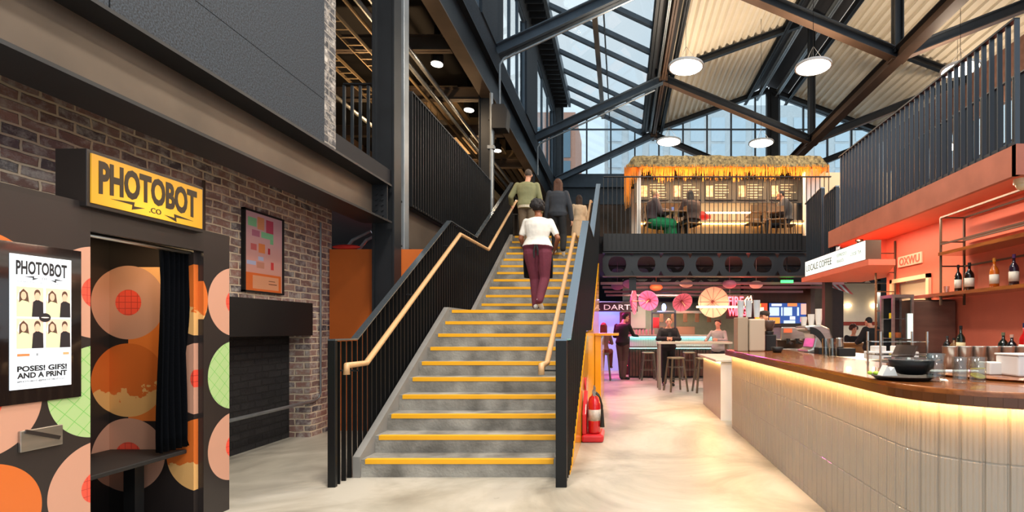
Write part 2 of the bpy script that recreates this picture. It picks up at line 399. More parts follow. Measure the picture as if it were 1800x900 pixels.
# skylight
fr = MB()
for y, t in [(yy, .05) for yy in (9.4, 11.0, 14.0, 15.5, 17.0, 19.8, 21.3, 22.8)]+[(12.6, .13), (18.3, .13), (24.1, .16)]:
    fr.bar((-2.4, y, 12.2), (1.05, y, roofz(1.05)), t, .14)
    if t < .1: fr.bar((-2.4, y+.16, 12.2), (1.05, y+.16, roofz(1.05)), .03, .1)
o = struct('window_6', fr, M_STEELB)
obj('frame', MB().bar((-.85, RY0, roofz(-.85)-.02), (-.85, RY1, roofz(-.85)-.02), .17, .24), M_RUST, o)
obj('frame', MB().bar((-.55, RY0, roofz(-.55)), (-.55, RY1, roofz(-.55)), .05, .1), M_STEELB, o)
pa = MB(); pa.add([(-2.4, RY0, 12.24), (1.05, RY0, roofz(1.05)+.04), (1.05, RY1, roofz(1.05)+.04), (-2.4, RY1, 12.24)], [(0, 1, 2, 3)])
obj('pane', pa, M_GLASS, o)
struct('trim_3', MB().bar((-2.44, RY0, 12.1), (-2.44, RY1, 12.1), .12, .4).box(-3.1, -2.4, RY0, RY1, 12.1, 12.25), M_STEELB)
# gutter brackets along the skylight's upper edge
b = MB()
y = 9.0
while y < 24: b.box(-3.05, -2.5, y, y+.05, 11.75, 12.1); y += .38
struct('trim_4', b, M_STEEL)
# backdrop buildings seen through the glass
def facade(name, x0, x1, y0, y1, z1, colr, label, floors, bays, wincol):
    t = thing(name, label, 'building', ((x0+x1)/2, y0, 0), world=True)
    obj('facade', MB().box(x0, x1, y0, y1, 0, z1), mat(name+'_m', colr, .8, var=.1), t)
    w_ = MB()
    for i in range(floors):
        for j in range(bays):
            cx = x0+(x1-x0)*(j+.5)/bays; cz = 4+(z1-5)*(i+.5)/floors; ww = (x1-x0)/bays*.33; hh = (z1-5)/floors*.45
            w_.box(cx-ww, cx+ww, y0-.08, y0-.02, cz-hh, cz+hh)
    obj('window_glazing', w_, mat(name+'_w', wincol, .25), t)
facade('office_building', -1.5, 30, 46, 50, 21.5, '#dfe4e6', 'pale grey office building seen through the gable glazing', 7, 17, '#d6e6f0')  # office panes coloured pale to stand for the reflected sky
facade('brick_building', -12, -3.4, 38, 44, 17.5, '#d09a84', 'red brick building beyond the gable glazing, left of the pale offices', 5, 4, '#6f8796')

# right coral wall, canopy, slab ---------------------------------
b = MB().box(4.3, 4.5, 2, 7.13, 0, 2.87).box(4.3, 4.5, 8.1, 8.3, 0, 2.87).box(4.3, 4.5, 7.13, 8.1, 2.17, 2.87).box(4.3, 4.5, 7.13, 8.1, 0, 1.84)
struct('wall_right', b, M_CORAL)
struct('ceiling_right', MB().box(3.75, 9, 4.85, 9.15, 2.87, 3.12), M_CORAL)
b = MB().box(3.7, 3.75, 4.8, 9.15, 2.87, 3.16).box(3.7, 9, 4.79, 4.85, 2.87, 3.16)
struct('trim_5', b, M_CORALP)
struct('ceiling_canopy', MB().prism([(3.38, 7.0), (3.75, 7.0), (4.3, 8.3), (4.5, 8.3), (4.5, 9.6), (3.38, 9.6)], 'z', 2.3, 2.38).box(4.0, 4.5, 8.3, 9.6, 2.38, 2.87), M_CORAL)
# back of the lower hall
M_SAGE = mat('sage_wall', '#a9b39a', .6, var=.12)
struct('wall_back_sage', MB().box(.05, 4.2, 18, 18.2, 0, 3.2), M_SAGE)
struct('wall_back_timber', MB().box(3.85, 6.3, 15.9, 16.1, 0, 3.2), mat('dark_timber', '#5a2f1c', .5, var=.4, scale=3, stretch=(1, 1, .2)))
struct('wall_back_column', MB().box(5.75, 6.1, 15.2, 15.55, 0, 3.2), mat('grey_render', '#6d6a60', .8, var=.2))
struct('wall_back_panel', MB().box(6.15, 6.6, 15.2, 15.4, 0, 3.2), mat('brown_panel', '#3c241a', .5, var=.3))
struct('wall_back_tiled', MB().box(6.3, 9.6, 18.4, 18.6, 0, 3.2).box(9.5, 9.6, 14, 18.4, 0, 3.2), mat('white_tile_wall', '#ddd8cf', .3, var=.06))
struct('trim_6', MB().box(6.6, 9.5, 18.34, 18.4, 1.55, 1.68), mat('red_tile_band', '#8d2e22', .3))
struct('wall_right_dark', MB().box(7.6, 7.8, 15.0, 15.2, 0, 3.2).box(4.5, 12.4, 9.6, 9.7, 0, 0.01), M_BLACK)
struct('wall_back_far', MB().box(-9, 13, 20, 20.2, 0, 3.2), M_DARKV)
struct('wall_far_left', MB().box(-3.0, -1.6, 15, 15.2, 0, 3.2), M_DARKV)
# lit doorway beyond the stairs, with the darts sign above it
M_DOORG = mat('lit_window_glass', '#9ab0e0', .3, emit='#a8b8ff', es=.35)
fr = MB().box(-1.6, -1.5, 17.4, 17.6, 0, 2.3).box(-.02, .06, 17.4, 17.6, 0, 2.3).box(-1.6, .06, 17.4, 17.6, 2.2, 2.35).box(-.84, -.8, 17.4, 17.6, 0, 2.2)
o = struct('door_1', fr, M_WHITE); obj('pane', MB().box(-1.5, -.02, 17.5, 17.52, 0, 2.2), M_DOORG, o)
sg = thing('bar_sign', 'dark sign with pale lettering above the lit doorway behind the stairs', 'sign', (-.6, 17, 2.25), world=True)
obj('board', MB().box(-1.7, .55, 17, 17.06, 2.0, 2.32), mat('sign_dark', '#2a1c1c', .6), sg)
text('lettering', 'BAR DARTS', mat('sign_pale', '#d8c8c8', .5, emit='#e0c8d0', es=.5), (-1.3, 16.99, 2.06), (1, 0, 0), (0, 0, 1), 1.75, .17, .01, sg)
obj('hanger', MB().box(-1.5, -1.48, 17.02, 17.04, 2.32, 3.17), M_BLACK, sg); obj('hanger', MB().box(.3, .32, 17.02, 17.04, 2.32, 3.17), M_BLACK, sg)

# ================================================================ STEELWORK
b = MB().ibeam((-3.28, -1, 3.11), (-3.28, 6.88, 3.11), .0, .48, .02)
t = thing('floor_edge_beam', 'huge brown steel channel beam over the photo booth', 'beam', (-3.28, 3, 2.87), world=True)
obj('web', MB().box(-3.33, -3.30, -1, 6.88, 2.87, 3.35), M_RUST, t)
obj('flange', MB().box(-3.47, -3.08, -1, 6.88, 2.845, 2.87), M_STEEL, t)
obj('flange', MB().box(-3.47, -3.08, -1, 6.88, 3.335, 3.36), M_STEEL, t)
pl = MB().box(-3.32, -3.10, 6.78, 6.80, 2.87, 3.335)
obj('end_plate', pl, M_STEEL, t)
bl = MB()
for i in range(6):
    for dx in (-3.24, -3.16): bl.lathe([(0, 0), (.016, 0), (.016, .02), (0, .02)], (dx, 6.78, 2.93+i*.07), 6, Matrix.Rotation(pi/2, 3, 'X'))
obj('bolts', bl, M_STEEL, t)
t = thing('floor_edge_beam', 'brown steel beam carrying the black balustrade beyond the tall column', 'beam', (-3.28, 9.5, 2.7), world=True)
obj('web', MB().box(-3.2, -3.17, 7.2, 12.4, 2.6, 3.2), M_RUST, t)
obj('flange', MB().box(-3.36, -3.08, 7.2, 12.4, 2.58, 2.6), M_STEEL, t); obj('flange', MB().box(-3.36, -3.08, 7.2, 12.4, 3.2, 3.225), M_STEEL, t)
def hcolumn(name, x0, x1, y0, y1, z0, z1, label, strip=None):
    t = thing(name, label, 'column', ((x0+x1)/2, (y0+y1)/2, z0), world=True)
    t1 = .022
    obj('flange', MB().box(x1-t1, x1, y0, y1, z0, z1), strip or M_STEEL, t)
    obj('flange', MB().box(x0, x0+t1, y0, y1, z0, z1), M_STEEL, t)
    obj('web', MB().box(x0+t1, x1-t1, y0+.05, y0+.075, z0, z1), M_STEEL, t)
    return t
hcolumn('steel_column', -3.36, -3.06, 6.9, 7.12, 0, 7, 'tall dark steel column standing left of the stairs')
t = thing('steel_post', 'pale grey steel post right beside the tall dark column', 'column', (-3.05, 7.3, 2.54), world=True)
obj('post', MB().box(-3.22, -3.05, 7.2, 7.36, 2.54, 8), mat('pale_post', '#8d949a', .4, .5, var=.3, scale=2), t, bevel=.006)
hcolumn('steel_column', -3.4, -3.1, 12.2, 12.5, UF, 7, 'dark steel column above the foot of the first roof truss')
hcolumn('steel_column', -3.4, -3.1, 18.1, 18.4, UF, 7, 'dark steel column far back on the upper floor')
t = thing('eaves_beam', 'long dark steel beam with brown underside below the blue-grey clerestory', 'beam', (-3.2, 15, 6.97), world=True)
obj('web', MB().box(-3.22, -3.19, 6.9, 24, 6.97, 7.8), M_STEEL, t); obj('flange', MB().box(-3.36, -3.06, 6.9, 24, 6.95, 6.975), M_RUST, t); obj('flange', MB().box(-3.36, -3.06, 6.9, 24, 7.78, 7.8), M_STEEL, t)
for y, lb in ((10.2, 'nearest brown cross beam under the upstairs ceiling'), (12.4, 'second brown cross beam under the upstairs ceiling'), (14.7, 'third brown cross beam under the upstairs ceiling'), (17.6, 'farthest brown cross beam under the upstairs ceiling')):
    solo('cross_beam', MB().ibeam((-8.9, y, 7.1), (-3.38, y, 7.1), .16, .3, .02), M_RUST, lb, 'beam', 'upstairs cross beams')
# roof trusses
def truss(y, label, right=True):
    t = thing('roof_truss', label, 'truss', (1.5, y, 8.2), world=True)
    ib = lambda p, q, m=M_STEEL, wd=.24, h=.26: obj('chord', MB().ibeam(p, q, wd, h, .025), m, t)
    ib((-3.06, y, 8.25), (1.5, y, 10.35), M_STEELB)  # bluer steel tone paints the skylight onto this chord
    ib((1.5, y, 10.35), (6.8, y, 8.15), M_STEEL)
    if right: ib((6.8, y, 8.15), (12.4, y, 10.35), M_STEEL)
    for q0, q1 in (((1.5, y, 10.21), (6.8, y, 8.01)),)+((((6.8, y, 8.01), (12.4, y, 10.21)),) if right else ()): obj('warm_bounce_plate', MB().bar(q0, q1, .25, .012), M_BROWN, t)  # thin brown plates paint the warm bounce on the chord undersides
    obj('rafter', MB().ibeam((1.5, y, roofz(1.5)-.12), (6.8, y, 12.45), .18, .2, .02), M_STEEL, t)
    if right: obj('rafter', MB().ibeam((12.3, y, 10.4), (6.8, y, 12.45), .18, .2, .02), M_STEEL, t)
    obj('post', MB().ibeam((6.8, y, 8.2), (6.8, y, 12.4), .2, .22, .025, up=(1, 0, 0)), M_STEEL, t)
    obj('gusset', MB().box(6.6, 7.0, y-.13, y+.13, 8.0, 8.03), M_BROWN, t); obj('gusset', MB().box(1.35, 1.65, y-.12, y+.12, 10.25, 10.55), M_BROWN, t)
truss(12.6, 'nearest roof truss of dark steel with its V node over the bar')
truss(18.3, 'middle roof truss of dark steel behind the hanging disc lamps')
truss(23.6, 'farthest roof truss of dark steel against the gable glazing')
t = thing('ridge_tie_beam', 'long dark steel tie beam joining the V nodes of the roof trusses', 'beam', (6.8, 15, 8), world=True)
obj('web', MB().box(6.79, 6.81, 6.6, 23.6, 8.0, 8.28), M_BROWN, t)
obj('flange', MB().box(6.66, 6.94, 6.6, 23.6, 7.98, 8.0), M_BROWN, t); obj('flange', MB().box(6.66, 6.94, 6.6, 23.6, 8.28, 8.3), M_STEEL, t)
solo('gable_post', MB().box(6.75, 7.3, 23.75, 23.95, 8.6, 12.4), M_STEEL, 'broad dark post standing in the middle of the gable glazing', 'column')
for x, m, lb, wd, z in ((1.05, M_STEEL, 'dark steel valley beam at the skylight lower edge', .2, 10.45), (1.33, M_GALV, 'pale conduit beam beside the valley beam', .07, 10.5), (1.5, M_BROWN, 'brown steel purlin running along the roof valley', .14, 10.45), (1.85, M_STEEL, 'dark purlin where the cream decking starts', .12, 10.6)):
    solo('valley_beam', MB().ibeam((x, RY0, z), (x, RY1, z), wd, .3, .02), m, lb, 'beam', 'roof valley beams')
for x, lb in ((5.85, 'left dark purlin of the roof ridge'), (7.75, 'right dark purlin of the roof ridge'), (6.4, 'pale grey rail just left of the ridge line'), (7.2, 'pale grey rail just right of the ridge line')):
    solo('ridge_purlin', MB().ibeam((x, RY0, roofz(x)-.15), (x, RY1, roofz(x)-.15), .14, .22, .02), M_GALV if 'pale' in lb else M_STEEL, lb, 'beam', 'ridge purlins')
for y in (12.6, 18.3):
    solo('conduit', MB().tube([(-2.9, y-.02, 8.05), (1.2, y-.02, 9.95)], .03).tube([(-2.9, y-.02, 8.05), (-2.98, y-.05, 7.9), (-2.98, y-.05, 6.9)], .03), M_GALV,
         'thin galvanised conduit clipped under the %s roof truss' % ('nearest' if y < 13 else 'middle'), 'conduit')
solo('conduit', MB().tube([(-3.02, 11.9, 3.6), (-3.02, 11.9, 6.9)], .045).box(-3.1, -2.94, 11.85, 11.97, 5.6, 5.68), M_GALV, 'vertical pale conduit on the second column, beside the wall speaker', 'conduit')
t = thing('wall_speaker', 'black wedge-shaped loudspeaker hung under the blue-grey fascia', 'speaker', (-2.85, 12, 6.2), world=True)
obj('cabinet', MB().prism([(-2.98, 6.05), (-2.66, 6.05), (-2.62, 6.5), (-2.7, 6.62), (-2.98, 6.62)], 'y', 11.8, 12.15), M_BLACK, t, bevel=.015)
obj('bracket', MB().box(-3.1, -2.97, 11.93, 12.03, 6.3, 6.38), M_STEEL, t)

# ================================================================ STAIRS
R, G, Y0 = .17, .28, 4.92
def ny(i): return Y0+(i-1)*G if i <= 10 else 9.02+(i-11)*G
XL, XR = -2.5, -.64
NS = 21
st = thing('staircase', 'wide concrete staircase with yellow step edges rising to the upper floor', 'staircase', (-1.55, 4.9, 0), world=True)
out = [(Y0, 0)]
for i in range(1, NS+1):
    out += [(ny(i), (i-1)*R), (ny(i), i*R)]
out += [(ny(NS)+.3, NS*R), (ny(NS)+.3, NS*R-.3)]
out += [(9.15, 10*R-.3), (7.6, 10*R-.3), (Y0+.3, 0)]
o2 = []
for p in out:
    if not o2 or (abs(p[0]-o2[-1][0])+abs(p[1]-o2[-1][1])) > 1e-5: o2.append(p)
# concrete body, made from one block per step so that every face stays clean
b = MB()
for i in range(1, NS+1):
    y1 = ny(i+1) if i not in (10,) else 9.02
    zb = max(0, i*R-.34)
    b.box(XL, XR, ny(i), (11.895 if i == NS else y1+.02 if i != 10 else y1), zb, i*R)
obj('steps', b, M_CONC, st)
for i in range(1, NS+1):
    xr = XR
    obj('nosing_strip', MB().box(XL+.04, XR-.01, ny(i)-.006, ny(i)+.05, i*R-.042, i*R+.003), M_YEL, st, bevel=.002)
def under(y): # line the balustrades follow (nosing height at y)
    if y <= Y0: return .17
    if y <= 7.45: return .17+(y-Y0)*.607
    if y <= 8.75: return 1.70
    return 1.70+(y-8.75)*.607
def topz(y):
    if y < 5.0: return 1.32
    if y < 7.75: return 1.32+(y-5.0)*(3.05-1.32)/2.75
    if y < 9.15: return 3.05
    return 3.05+(y-9.15)*.607
kerb = [(Y0-.02, 0), (Y0-.02, .2)]+[(7.42, 1.74), (8.74, 1.74), (11.8, 3.6), (11.8, 3.2), (9.0, 1.4), (7.6, 1.4), (5.3, 0)]
obj('stringer', MB().prism(kerb, 'x', XL-.07, XL), mat('stringer_grey', '#8c8a86', .6, var=.15), st)
obj('stringer', MB().prism(kerb, 'x', XR, XR+.05), MATS['stringer_grey'], st)
def balustrade(label, xa, xb, xh, endY):
    t = thing('stair_balustrade', label, 'balustrade', ((xa+xb)/2, 4.62, 0), world=True)
    obj('end_post', MB().box(xa, xb, 4.6, 4.64, 0, 1.32), M_FIN, t, bevel=.004)
    y = 4.7
    while y < endY:
        zb = 0 if y < 5.15 else max(0, under(y)-.30)
        obj('baluster', MB().box(xa+.015, xb-.015, y, y+.014, zb, topz(y)-.01), M_FIN, t); y += .1
    cap = [(4.6, 1.32), (5.0, 1.32), (7.75, 3.05), (9.15, 3.05), (endY, topz(endY))]
    c = MB()
    pts = cap+[(p[0], p[1]+.015) for p in reversed(cap)]
    c.prism(pts, 'x', xa, xb)
    obj('rail_cap', c, M_CAP, t)
    hr = [(xh, 4.55, 1.02), (xh, 4.55, 1.1), (xh, 4.9, 1.1), (xh, 7.76, 2.86), (xh, 9.4, 2.88), (xh, 11.9, 4.4), (xh, 12.2, 4.45)]
    obj('handrail', MB().tube(hr, .028, 12), M_WOODL, t, smooth=True)
    br = MB(); s = 1 if xh > xa else -1
    for yy, zz in ((4.75, 1.1), (6.2, 1.9), (7.5, 2.7), (8.6, 2.87), (10.2, 3.37), (11.5, 4.16)): br.tube([(xh, yy, zz-.01), (xh, yy, zz-.06), ((xa+xb)/2, yy, zz-.06)], .008, 6)
    obj('handrail_brackets', br, M_BLACK, t)
balustrade('black fin balustrade with oak handrail on the left of the stairs', -2.64, -2.57, -2.44, 12.2)
balustrade('black fin balustrade with oak handrail on the right of the stairs', -.59, -.49, -.71, 12.1)
struct('wall_stair_side', MB().prism([(5.0, 0), (11.5, 0), (11.5, 2.9), (8.9, 1.4), (7.5, 1.36), (5.3, .05)], 'x', -.57, -.5), mat('yellow_panel', '#e8a512', .25, var=.1, coat=.4))
t = thing('yellow_cabinet', 'glossy yellow cabinet standing under the stair landing', 'cabinet', (-.42, 10.5, 0), world=True)
obj('body', MB().box(-.495, -.38, 9.6, 11.4, 0, 1.3), MATS['yellow_panel'], t, bevel=.008)
obj('top', MB().box(-.495, -.05, 9.55, 11.45, 1.3, 1.34), MATS['yellow_panel'], t, bevel=.004)
# upper balustrades
def fins(name, label, p0, p1, z0, z1, step, depth, thick, m, cap=M_STEEL, capw=.06, posts=()):
    t = thing(name, label, 'balustrade', (p0[0], p0[1], z0), world=True)
    d = Vector((p1[0]-p0[0], p1[1]-p0[1])); L = d.length; d.normalize(); n = int(L/step)
    for i in range(n+1):
        q = Vector(p0)+d*(i*step)
        b = MB()
        if abs(d.x) > .5: b.box(q.x-thick/2, q.x+thick/2, q.y-depth/2, q.y+depth/2, z0, z1)
        else: b.box(q.x-depth/2, q.x+depth/2, q.y-thick/2, q.y+thick/2, z0, z1)
        obj('baluster', b, m, t)
    c = MB().bar((p0[0], p0[1], z1+.01), (p1[0], p1[1], z1+.01), capw, .02); obj('rail_cap', c, cap, t)
    if z0 > 2: obj('bottom_rail', MB().bar((p0[0], p0[1], z0+.02), (p1[0], p1[1], z0+.02), .03, .03), m, t)
    return t
fins('floor_balustrade', 'black fin balustrade along the upper floor left of the stairs', (-3.05, 7.42), (-3.05, 12.1), 3.2, 4.85, .1, .06, .014, M_FIN)
fins('floor_balustrade', 'short slate balustrade between brick end and tall column', (-3.95, 7.3), (-3.38, 7.3), 3.4, 4.9, .115, .03, .035, M_FINB)
fins('floor_balustrade', 'thin black railing behind the khaki-jacketed man', (-3.4, 15.6), (-2.75, 15.6), UF, 4.9, .13, .02, .02, M_FIN)
fins('mezzanine_balustrade', 'thin black railing in front of the thatched kiosk', (-.4, 11.6), (4.75, 11.6), 3.18, 4.86, .1, .02, .014, M_FIN)
fins('balcony_balustrade', 'tall slate fin balustrade on the coral balcony', (3.74, 4.84), (3.74, 8.75), 3.17, 4.35, .11, .046, .016, M_FINB)
fins('balcony_balustrade', 'slate fin balustrade on the near end of the coral balcony', (3.86, 4.82), (6.0, 4.82), 3.17, 4.35, .11, .014, .055, M_FINB)
fins('balcony_balustrade', 'darker inner fin balustrade seen behind the coral balcony railing', (5.6, 5.6), (5.6, 10.6), 3.3, 5.0, .13, .06, .02, M_FIN)
def slab_rail(label, y0, y1, za, zb, zbot, x):
    t = thing('stair_screen', label, 'balustrade', (x, y0, zbot), world=True)
    y = y0; 
    while y < y1:
        z = za+(zb-za)*(y-y0)/(y1-y0); obj('baluster', MB().box(x-.03, x+.03, y, y+.015, zbot, z), M_FINB, t); y += .085
    obj('rail_cap', MB().bar((x, y0, za+.01), (x, y1, zb+.01), .07, .02), M_CAP, t)
    obj('back_plate', MB().prism([(y0, zbot), (y1, zbot), (y1, zb-.02), (y0, za-.02)], 'x', x+.03, x+.04), M_FINB, t)
slab_rail('sloping slate fin screen left of the coral balcony, the farther one', 9.55, 10.4, 4.05, 3.95, 2.5, 3.76)
slab_rail('sloping slate fin screen right against the coral balcony end', 8.9, 9.42, 3.9, 3.85, 2.6, 3.76)
# castellated beam and fascia of the mezzanine
def castellated(label, x0, x1, y, z0, z1, n):
    t = thing('castellated_beam', label, 'beam', ((x0+x1)/2, y, z0), world=True)
    b = MB(); zc = (z0+z1)/2; r = .205; wd = (x1-x0)/n
    def ring(cx, yy):
        o_ = []; i_ = []
        N = 16; zt = z1-.0; zl = z0
        for k in range(N):
            a = 2*pi*k/N; c, s = cos(a), sin(a)
            # hexagonal-round hole, wider than high
            i_.append((cx+c*r, yy, zc+max(-.18, min(.18, s*r*1.05))))
            m_ = max(abs(c)/(wd/2), abs(s)/((zt-zc) if s > 0 else (zc-zl)))
            o_.append((cx+c/m_, yy, zc+s/m_))
        return o_, i_
    for j in range(n):
        cx = x0+(j+.5)*wd
        for yy in (y, y+.02):
            o_, i_ = ring(cx, yy); N = len(o_)
            b.add(o_+i_, [(k, (k+1) % N, (k+1) % N+N, k+N) for k in range(N)])
        _, ia = ring(cx, y); _, ib_ = ring(cx, y+.02); N = len(ia)
        b.add(ia+ib_, [(k, (k+1) % N, (k+1) % N+N, k+N) for k in range(N)])
    obj('web', b, M_STEEL, t)
    obj('flange', MB().box(x0, x1, y-.09, y+.11, z1-.02, z1+.0), M_STEEL, t)
    obj('flange', MB().box(x0, x1, y-.09, y+.11, z0-.02, z0), M_BROWN, t)
castellated('dark castellated beam with round holes under the mezzanine railing', -.42, 4.2, 11.6, 2.62, 3.15, 7)
castellated('second castellated beam deeper under the mezzanine', -.42, 7.5, 14.2, 2.7, 3.15, 12)
solo('mezzanine_fascia', MB().box(-.4, 4.1, 11.625, 11.655, 3.2, UF+.02), M_FIN, 'dark fascia board behind the foot of the mezzanine railing', 'fascia')
solo('steel_post', MB().box(.18, .34, 11.62, 11.75, 2.3, 3.1), M_STEEL, 'short dark hanger post under the castellated beam', 'post')
solo('steel_column', MB().box(3.86, 4.0, 9.7, 9.84, 0, 3.0), M_BLACK, 'slim black column at the end of the coffee canopy', 'column')
solo('orange_hoarding', MB().box(-4.08, -2.66, 7.16, 7.2, .1, 2.54).box(-4.08, -2.66, 7.17, 7.19, 0, .1), M_ORANGE, 'plain orange board screen behind the left stair balustrade', 'screen')

# ================================================================ PHOTO BOOTH
class NG:
    """tiny helper for pattern maths on two object coordinates"""
    def __init__(s, m, ax, ay):
        s.n = m.node_tree.nodes; s.L = m.node_tree.links
        t = s.n.new('ShaderNodeTexCoord'); sp = s.n.new('ShaderNodeSeparateXYZ'); s.L.new(t.outputs['Object'], sp.inputs[0])
        s.u = sp.outputs[ax]; s.v = sp.outputs[ay]
        z = s.n.new('ShaderNodeTexNoise'); z.inputs['Scale'].default_value = 9; z.inputs['Detail'].default_value = 5; s.L.new(t.outputs['Object'], z.inputs['Vector']); s.nz = z.outputs['Fac']
    def m(s, op, a, b=0, c=0):
        x = s.n.new('ShaderNodeMath'); x.operation = op
        for i, q in enumerate((a, b, c)):
            if isinstance(q, (int, float)): x.inputs[i].default_value = q
            else: s.L.new(q, x.inputs[i])
        return x.outputs[0]
    def circ(s, cx, cy, r):
        a = s.m('SUBTRACT', s.u, cx); b = s.m('SUBTRACT', s.v, cy)
        d = s.m('SQRT', s.m('ADD', s.m('MULTIPLY', a, a), s.m('MULTIPLY', b, b)))
        return s.m('LESS_THAN', d, r)
    def rect(s, x0, x1, y0, y1):
        return s.m('MULTIPLY', s.m('MULTIPLY', s.m('GREATER_THAN', s.u, x0), s.m('LESS_THAN', s.u, x1)), s.m('MULTIPLY', s.m('GREATER_THAN', s.v, y0), s.m('LESS_THAN', s.v, y1)))
    def grid(s, p, t, diag=False):
        a, b = (s.m('ADD', s.u, s.v), s.m('SUBTRACT', s.u, s.v)) if diag else (s.u, s.v)
        f = lambda q: s.m('LESS_THAN', s.m('FRACT', s.m('DIVIDE', q, p)), t)
        return s.m('MAXIMUM', f(a), f(b))
    def mix(s, fac, a, b):
        x = s.n.new('ShaderNodeMix'); x.data_type = 'RGBA'
        s.L.new(fac, x.inputs[0])
        for i, q in ((6, a), (7, b)):
            if isinstance(q, str): x.inputs[i].default_value = lin(q)
            else: s.L.new(q, x.inputs[i])
        return x.outputs[2]
def booth_mat(name, ax, ay, cells, base='#2a2423', band=None):
    m = bpy.data.materials.new(name); m.use_nodes = True; g = NG(m, ax, ay); b = m.node_tree.nodes['Principled BSDF']
    colr = base
    if band:
        x0, x1, y0, y1 = band
        rc = g.rect(x0, x1, y0, y1)
        edge = g.m('GREATER_THAN', g.m('ADD', g.v, g.m('MULTIPLY', g.nz, .35)), y1-.16)
        colr = g.mix(rc, base, g.mix(edge, '#e07a35', '#e8b07a'))
    for (cx, cy, kind) in cells:
        c = g.circ(cx, cy, .27)
        if kind == 'p':
            colr = g.mix(c, colr, '#c3937d'); colr = g.mix(g.circ(cx, cy, .095), colr, '#e8523f')
            colr = g.mix(g.m('MULTIPLY', g.circ(cx, cy, .095), g.grid(.045, .09)), colr, '#b03a30')
        elif kind == 'g':
            colr = g.mix(c, colr, '#a6c487'); colr = g.mix(g.m('MULTIPLY', c, g.grid(.1, .05, True)), colr, '#6fb55a')
        else:
            colr = g.mix(c, colr, '#cc692c')
            bite = g.m('MULTIPLY', c, g.m('GREATER_THAN', g.m('ADD', g.m('MULTIPLY', g.nz, .5), g.m('MULTIPLY', g.m('SUBTRACT', cy, g.v), 1.0)), .33))
            colr = g.mix(bite, colr, '#dcab6c')
    # small scuffs
    if not isinstance(colr, str): m.node_tree.links.new(colr, b.inputs['Base Color'])
    b.inputs['Roughness'].default_value = .32
    return m
cellsF = [(2.47, 1.64, 'o'), (2.47, 1.06, 'p'), (2.47, .495, 'o'), (3.035, 1.64, 'p'), (3.035, 1.06, 'g'), (3.035, .495, 'p'), (3.57, 1.64, 'o'), (4.11, 1.64, 'p'), (4.11, 1.06, 'g'), (4.11, .495, 'p')]
M_BF = booth_mat('booth_front_print', 'Y', 'Z', cellsF)
M_BI = booth_mat('booth_inside_print', 'X', 'Z', [(-3.07, 1.06, 'p'), (-3.07, 1.64, 'o'), (-3.07, .5, 'o'), (-3.62, 1.05, 'o'), (-3.62, 1.62, 'p'), (-3.62, .5, 'p')], band=(-3.62, -3.3, .75, 1.88))
M_BB = booth_mat('booth_back_print', 'Y', 'Z', [(3.90, 1.62, 'p'), (3.90, 1.05, 'o'), (3.90, .5, 'p')])
t = thing('photo_booth', 'printed photo booth with retro circles, curtain and lit sign box', 'photo booth', (-3.5, 3, 0), world=True)
M_BODY = mat('booth_black', '#241f1e', .35)
obj('front_panel', MB().box(-3.14, -3.1, 2.0, 2.99, 0, 2.13), M_BF, t)
obj('front_panel', MB().box(-3.14, -3.1, 3.8, 4.05, 0, 2.13), M_BF, t)
obj('lintel', MB().box(-3.14, -3.1, 2.99, 3.8, 2.0, 2.13), M_BODY, t)
obj('end_panel', MB().box(-3.85, -3.14, 4.02, 4.05, 0, 2.13), M_BODY, t)
obj('end_panel', MB().box(-3.85, -3.14, 2.0, 2.03, 0, 2.13), M_BODY, t)
obj('interior_wall', MB().box(-3.76, -3.14, 3.76, 3.8, .02, 2.1), M_BI, t)
obj('back_wall', MB().box(-3.85, -3.76, 2.0, 4.05, 0, 2.13), M_BB, t)
obj('roof', MB().box(-3.85, -3.1, 2.0, 4.05, 2.13, 2.16), M_BODY, t)
obj('threshold', MB().box(-3.76, -3.1, 2.99, 3.8, 0, .06), M_BODY, t)
obj('divider', MB().box(-3.76, -3.14, 2.95, 2.98, 0, 2.1), M_BODY, t)
be = obj('bench', MB().box(-3.74, -3.18, 3.0, 3.75, .515, .545), M_BLACK, t, bevel=.006)
for yy in (3.2, 3.6): obj('bench_leg', MB().box(-3.5, -3.42, yy, yy+.07, .06, .515), M_BLACK, be)
obj('curtain_rod', MB().tube([(-3.17, 2.99, 1.985), (-3.17, 3.8, 1.985)], .013, 10), M_CHROME, t, smooth=True)
# curtain: pleated cloth
cm = MB(); nu, nv = 90, 14; vs = []
for j in range(nv+1):
    v = j/nv; z = 1.98-v*1.41
    for i in range(nu+1):
        u = i/nu; wd = .30+.03*sin(v*3)
        y = 3.53+u*wd*.8+.012*sin(v*5+u*4); x = -3.19+.03*sin(u*2*pi*5.5+.8*sin(v*2.4))*(0.6+.5*v)
        vs.append((x, y, z))
cm.add(vs, [(j*(nu+1)+i, j*(nu+1)+i+1, (j+1)*(nu+1)+i+1, (j+1)*(nu+1)+i) for j in range(nv) for i in range(nu)])
cu = obj('curtain', cm, mat('curtain_cloth', '#080a0e', 1, bump=.1, bscale=90, spec=.05), t, smooth=True)
md = cu.modifiers.new('t', 'SOLIDIFY'); md.thickness = .004
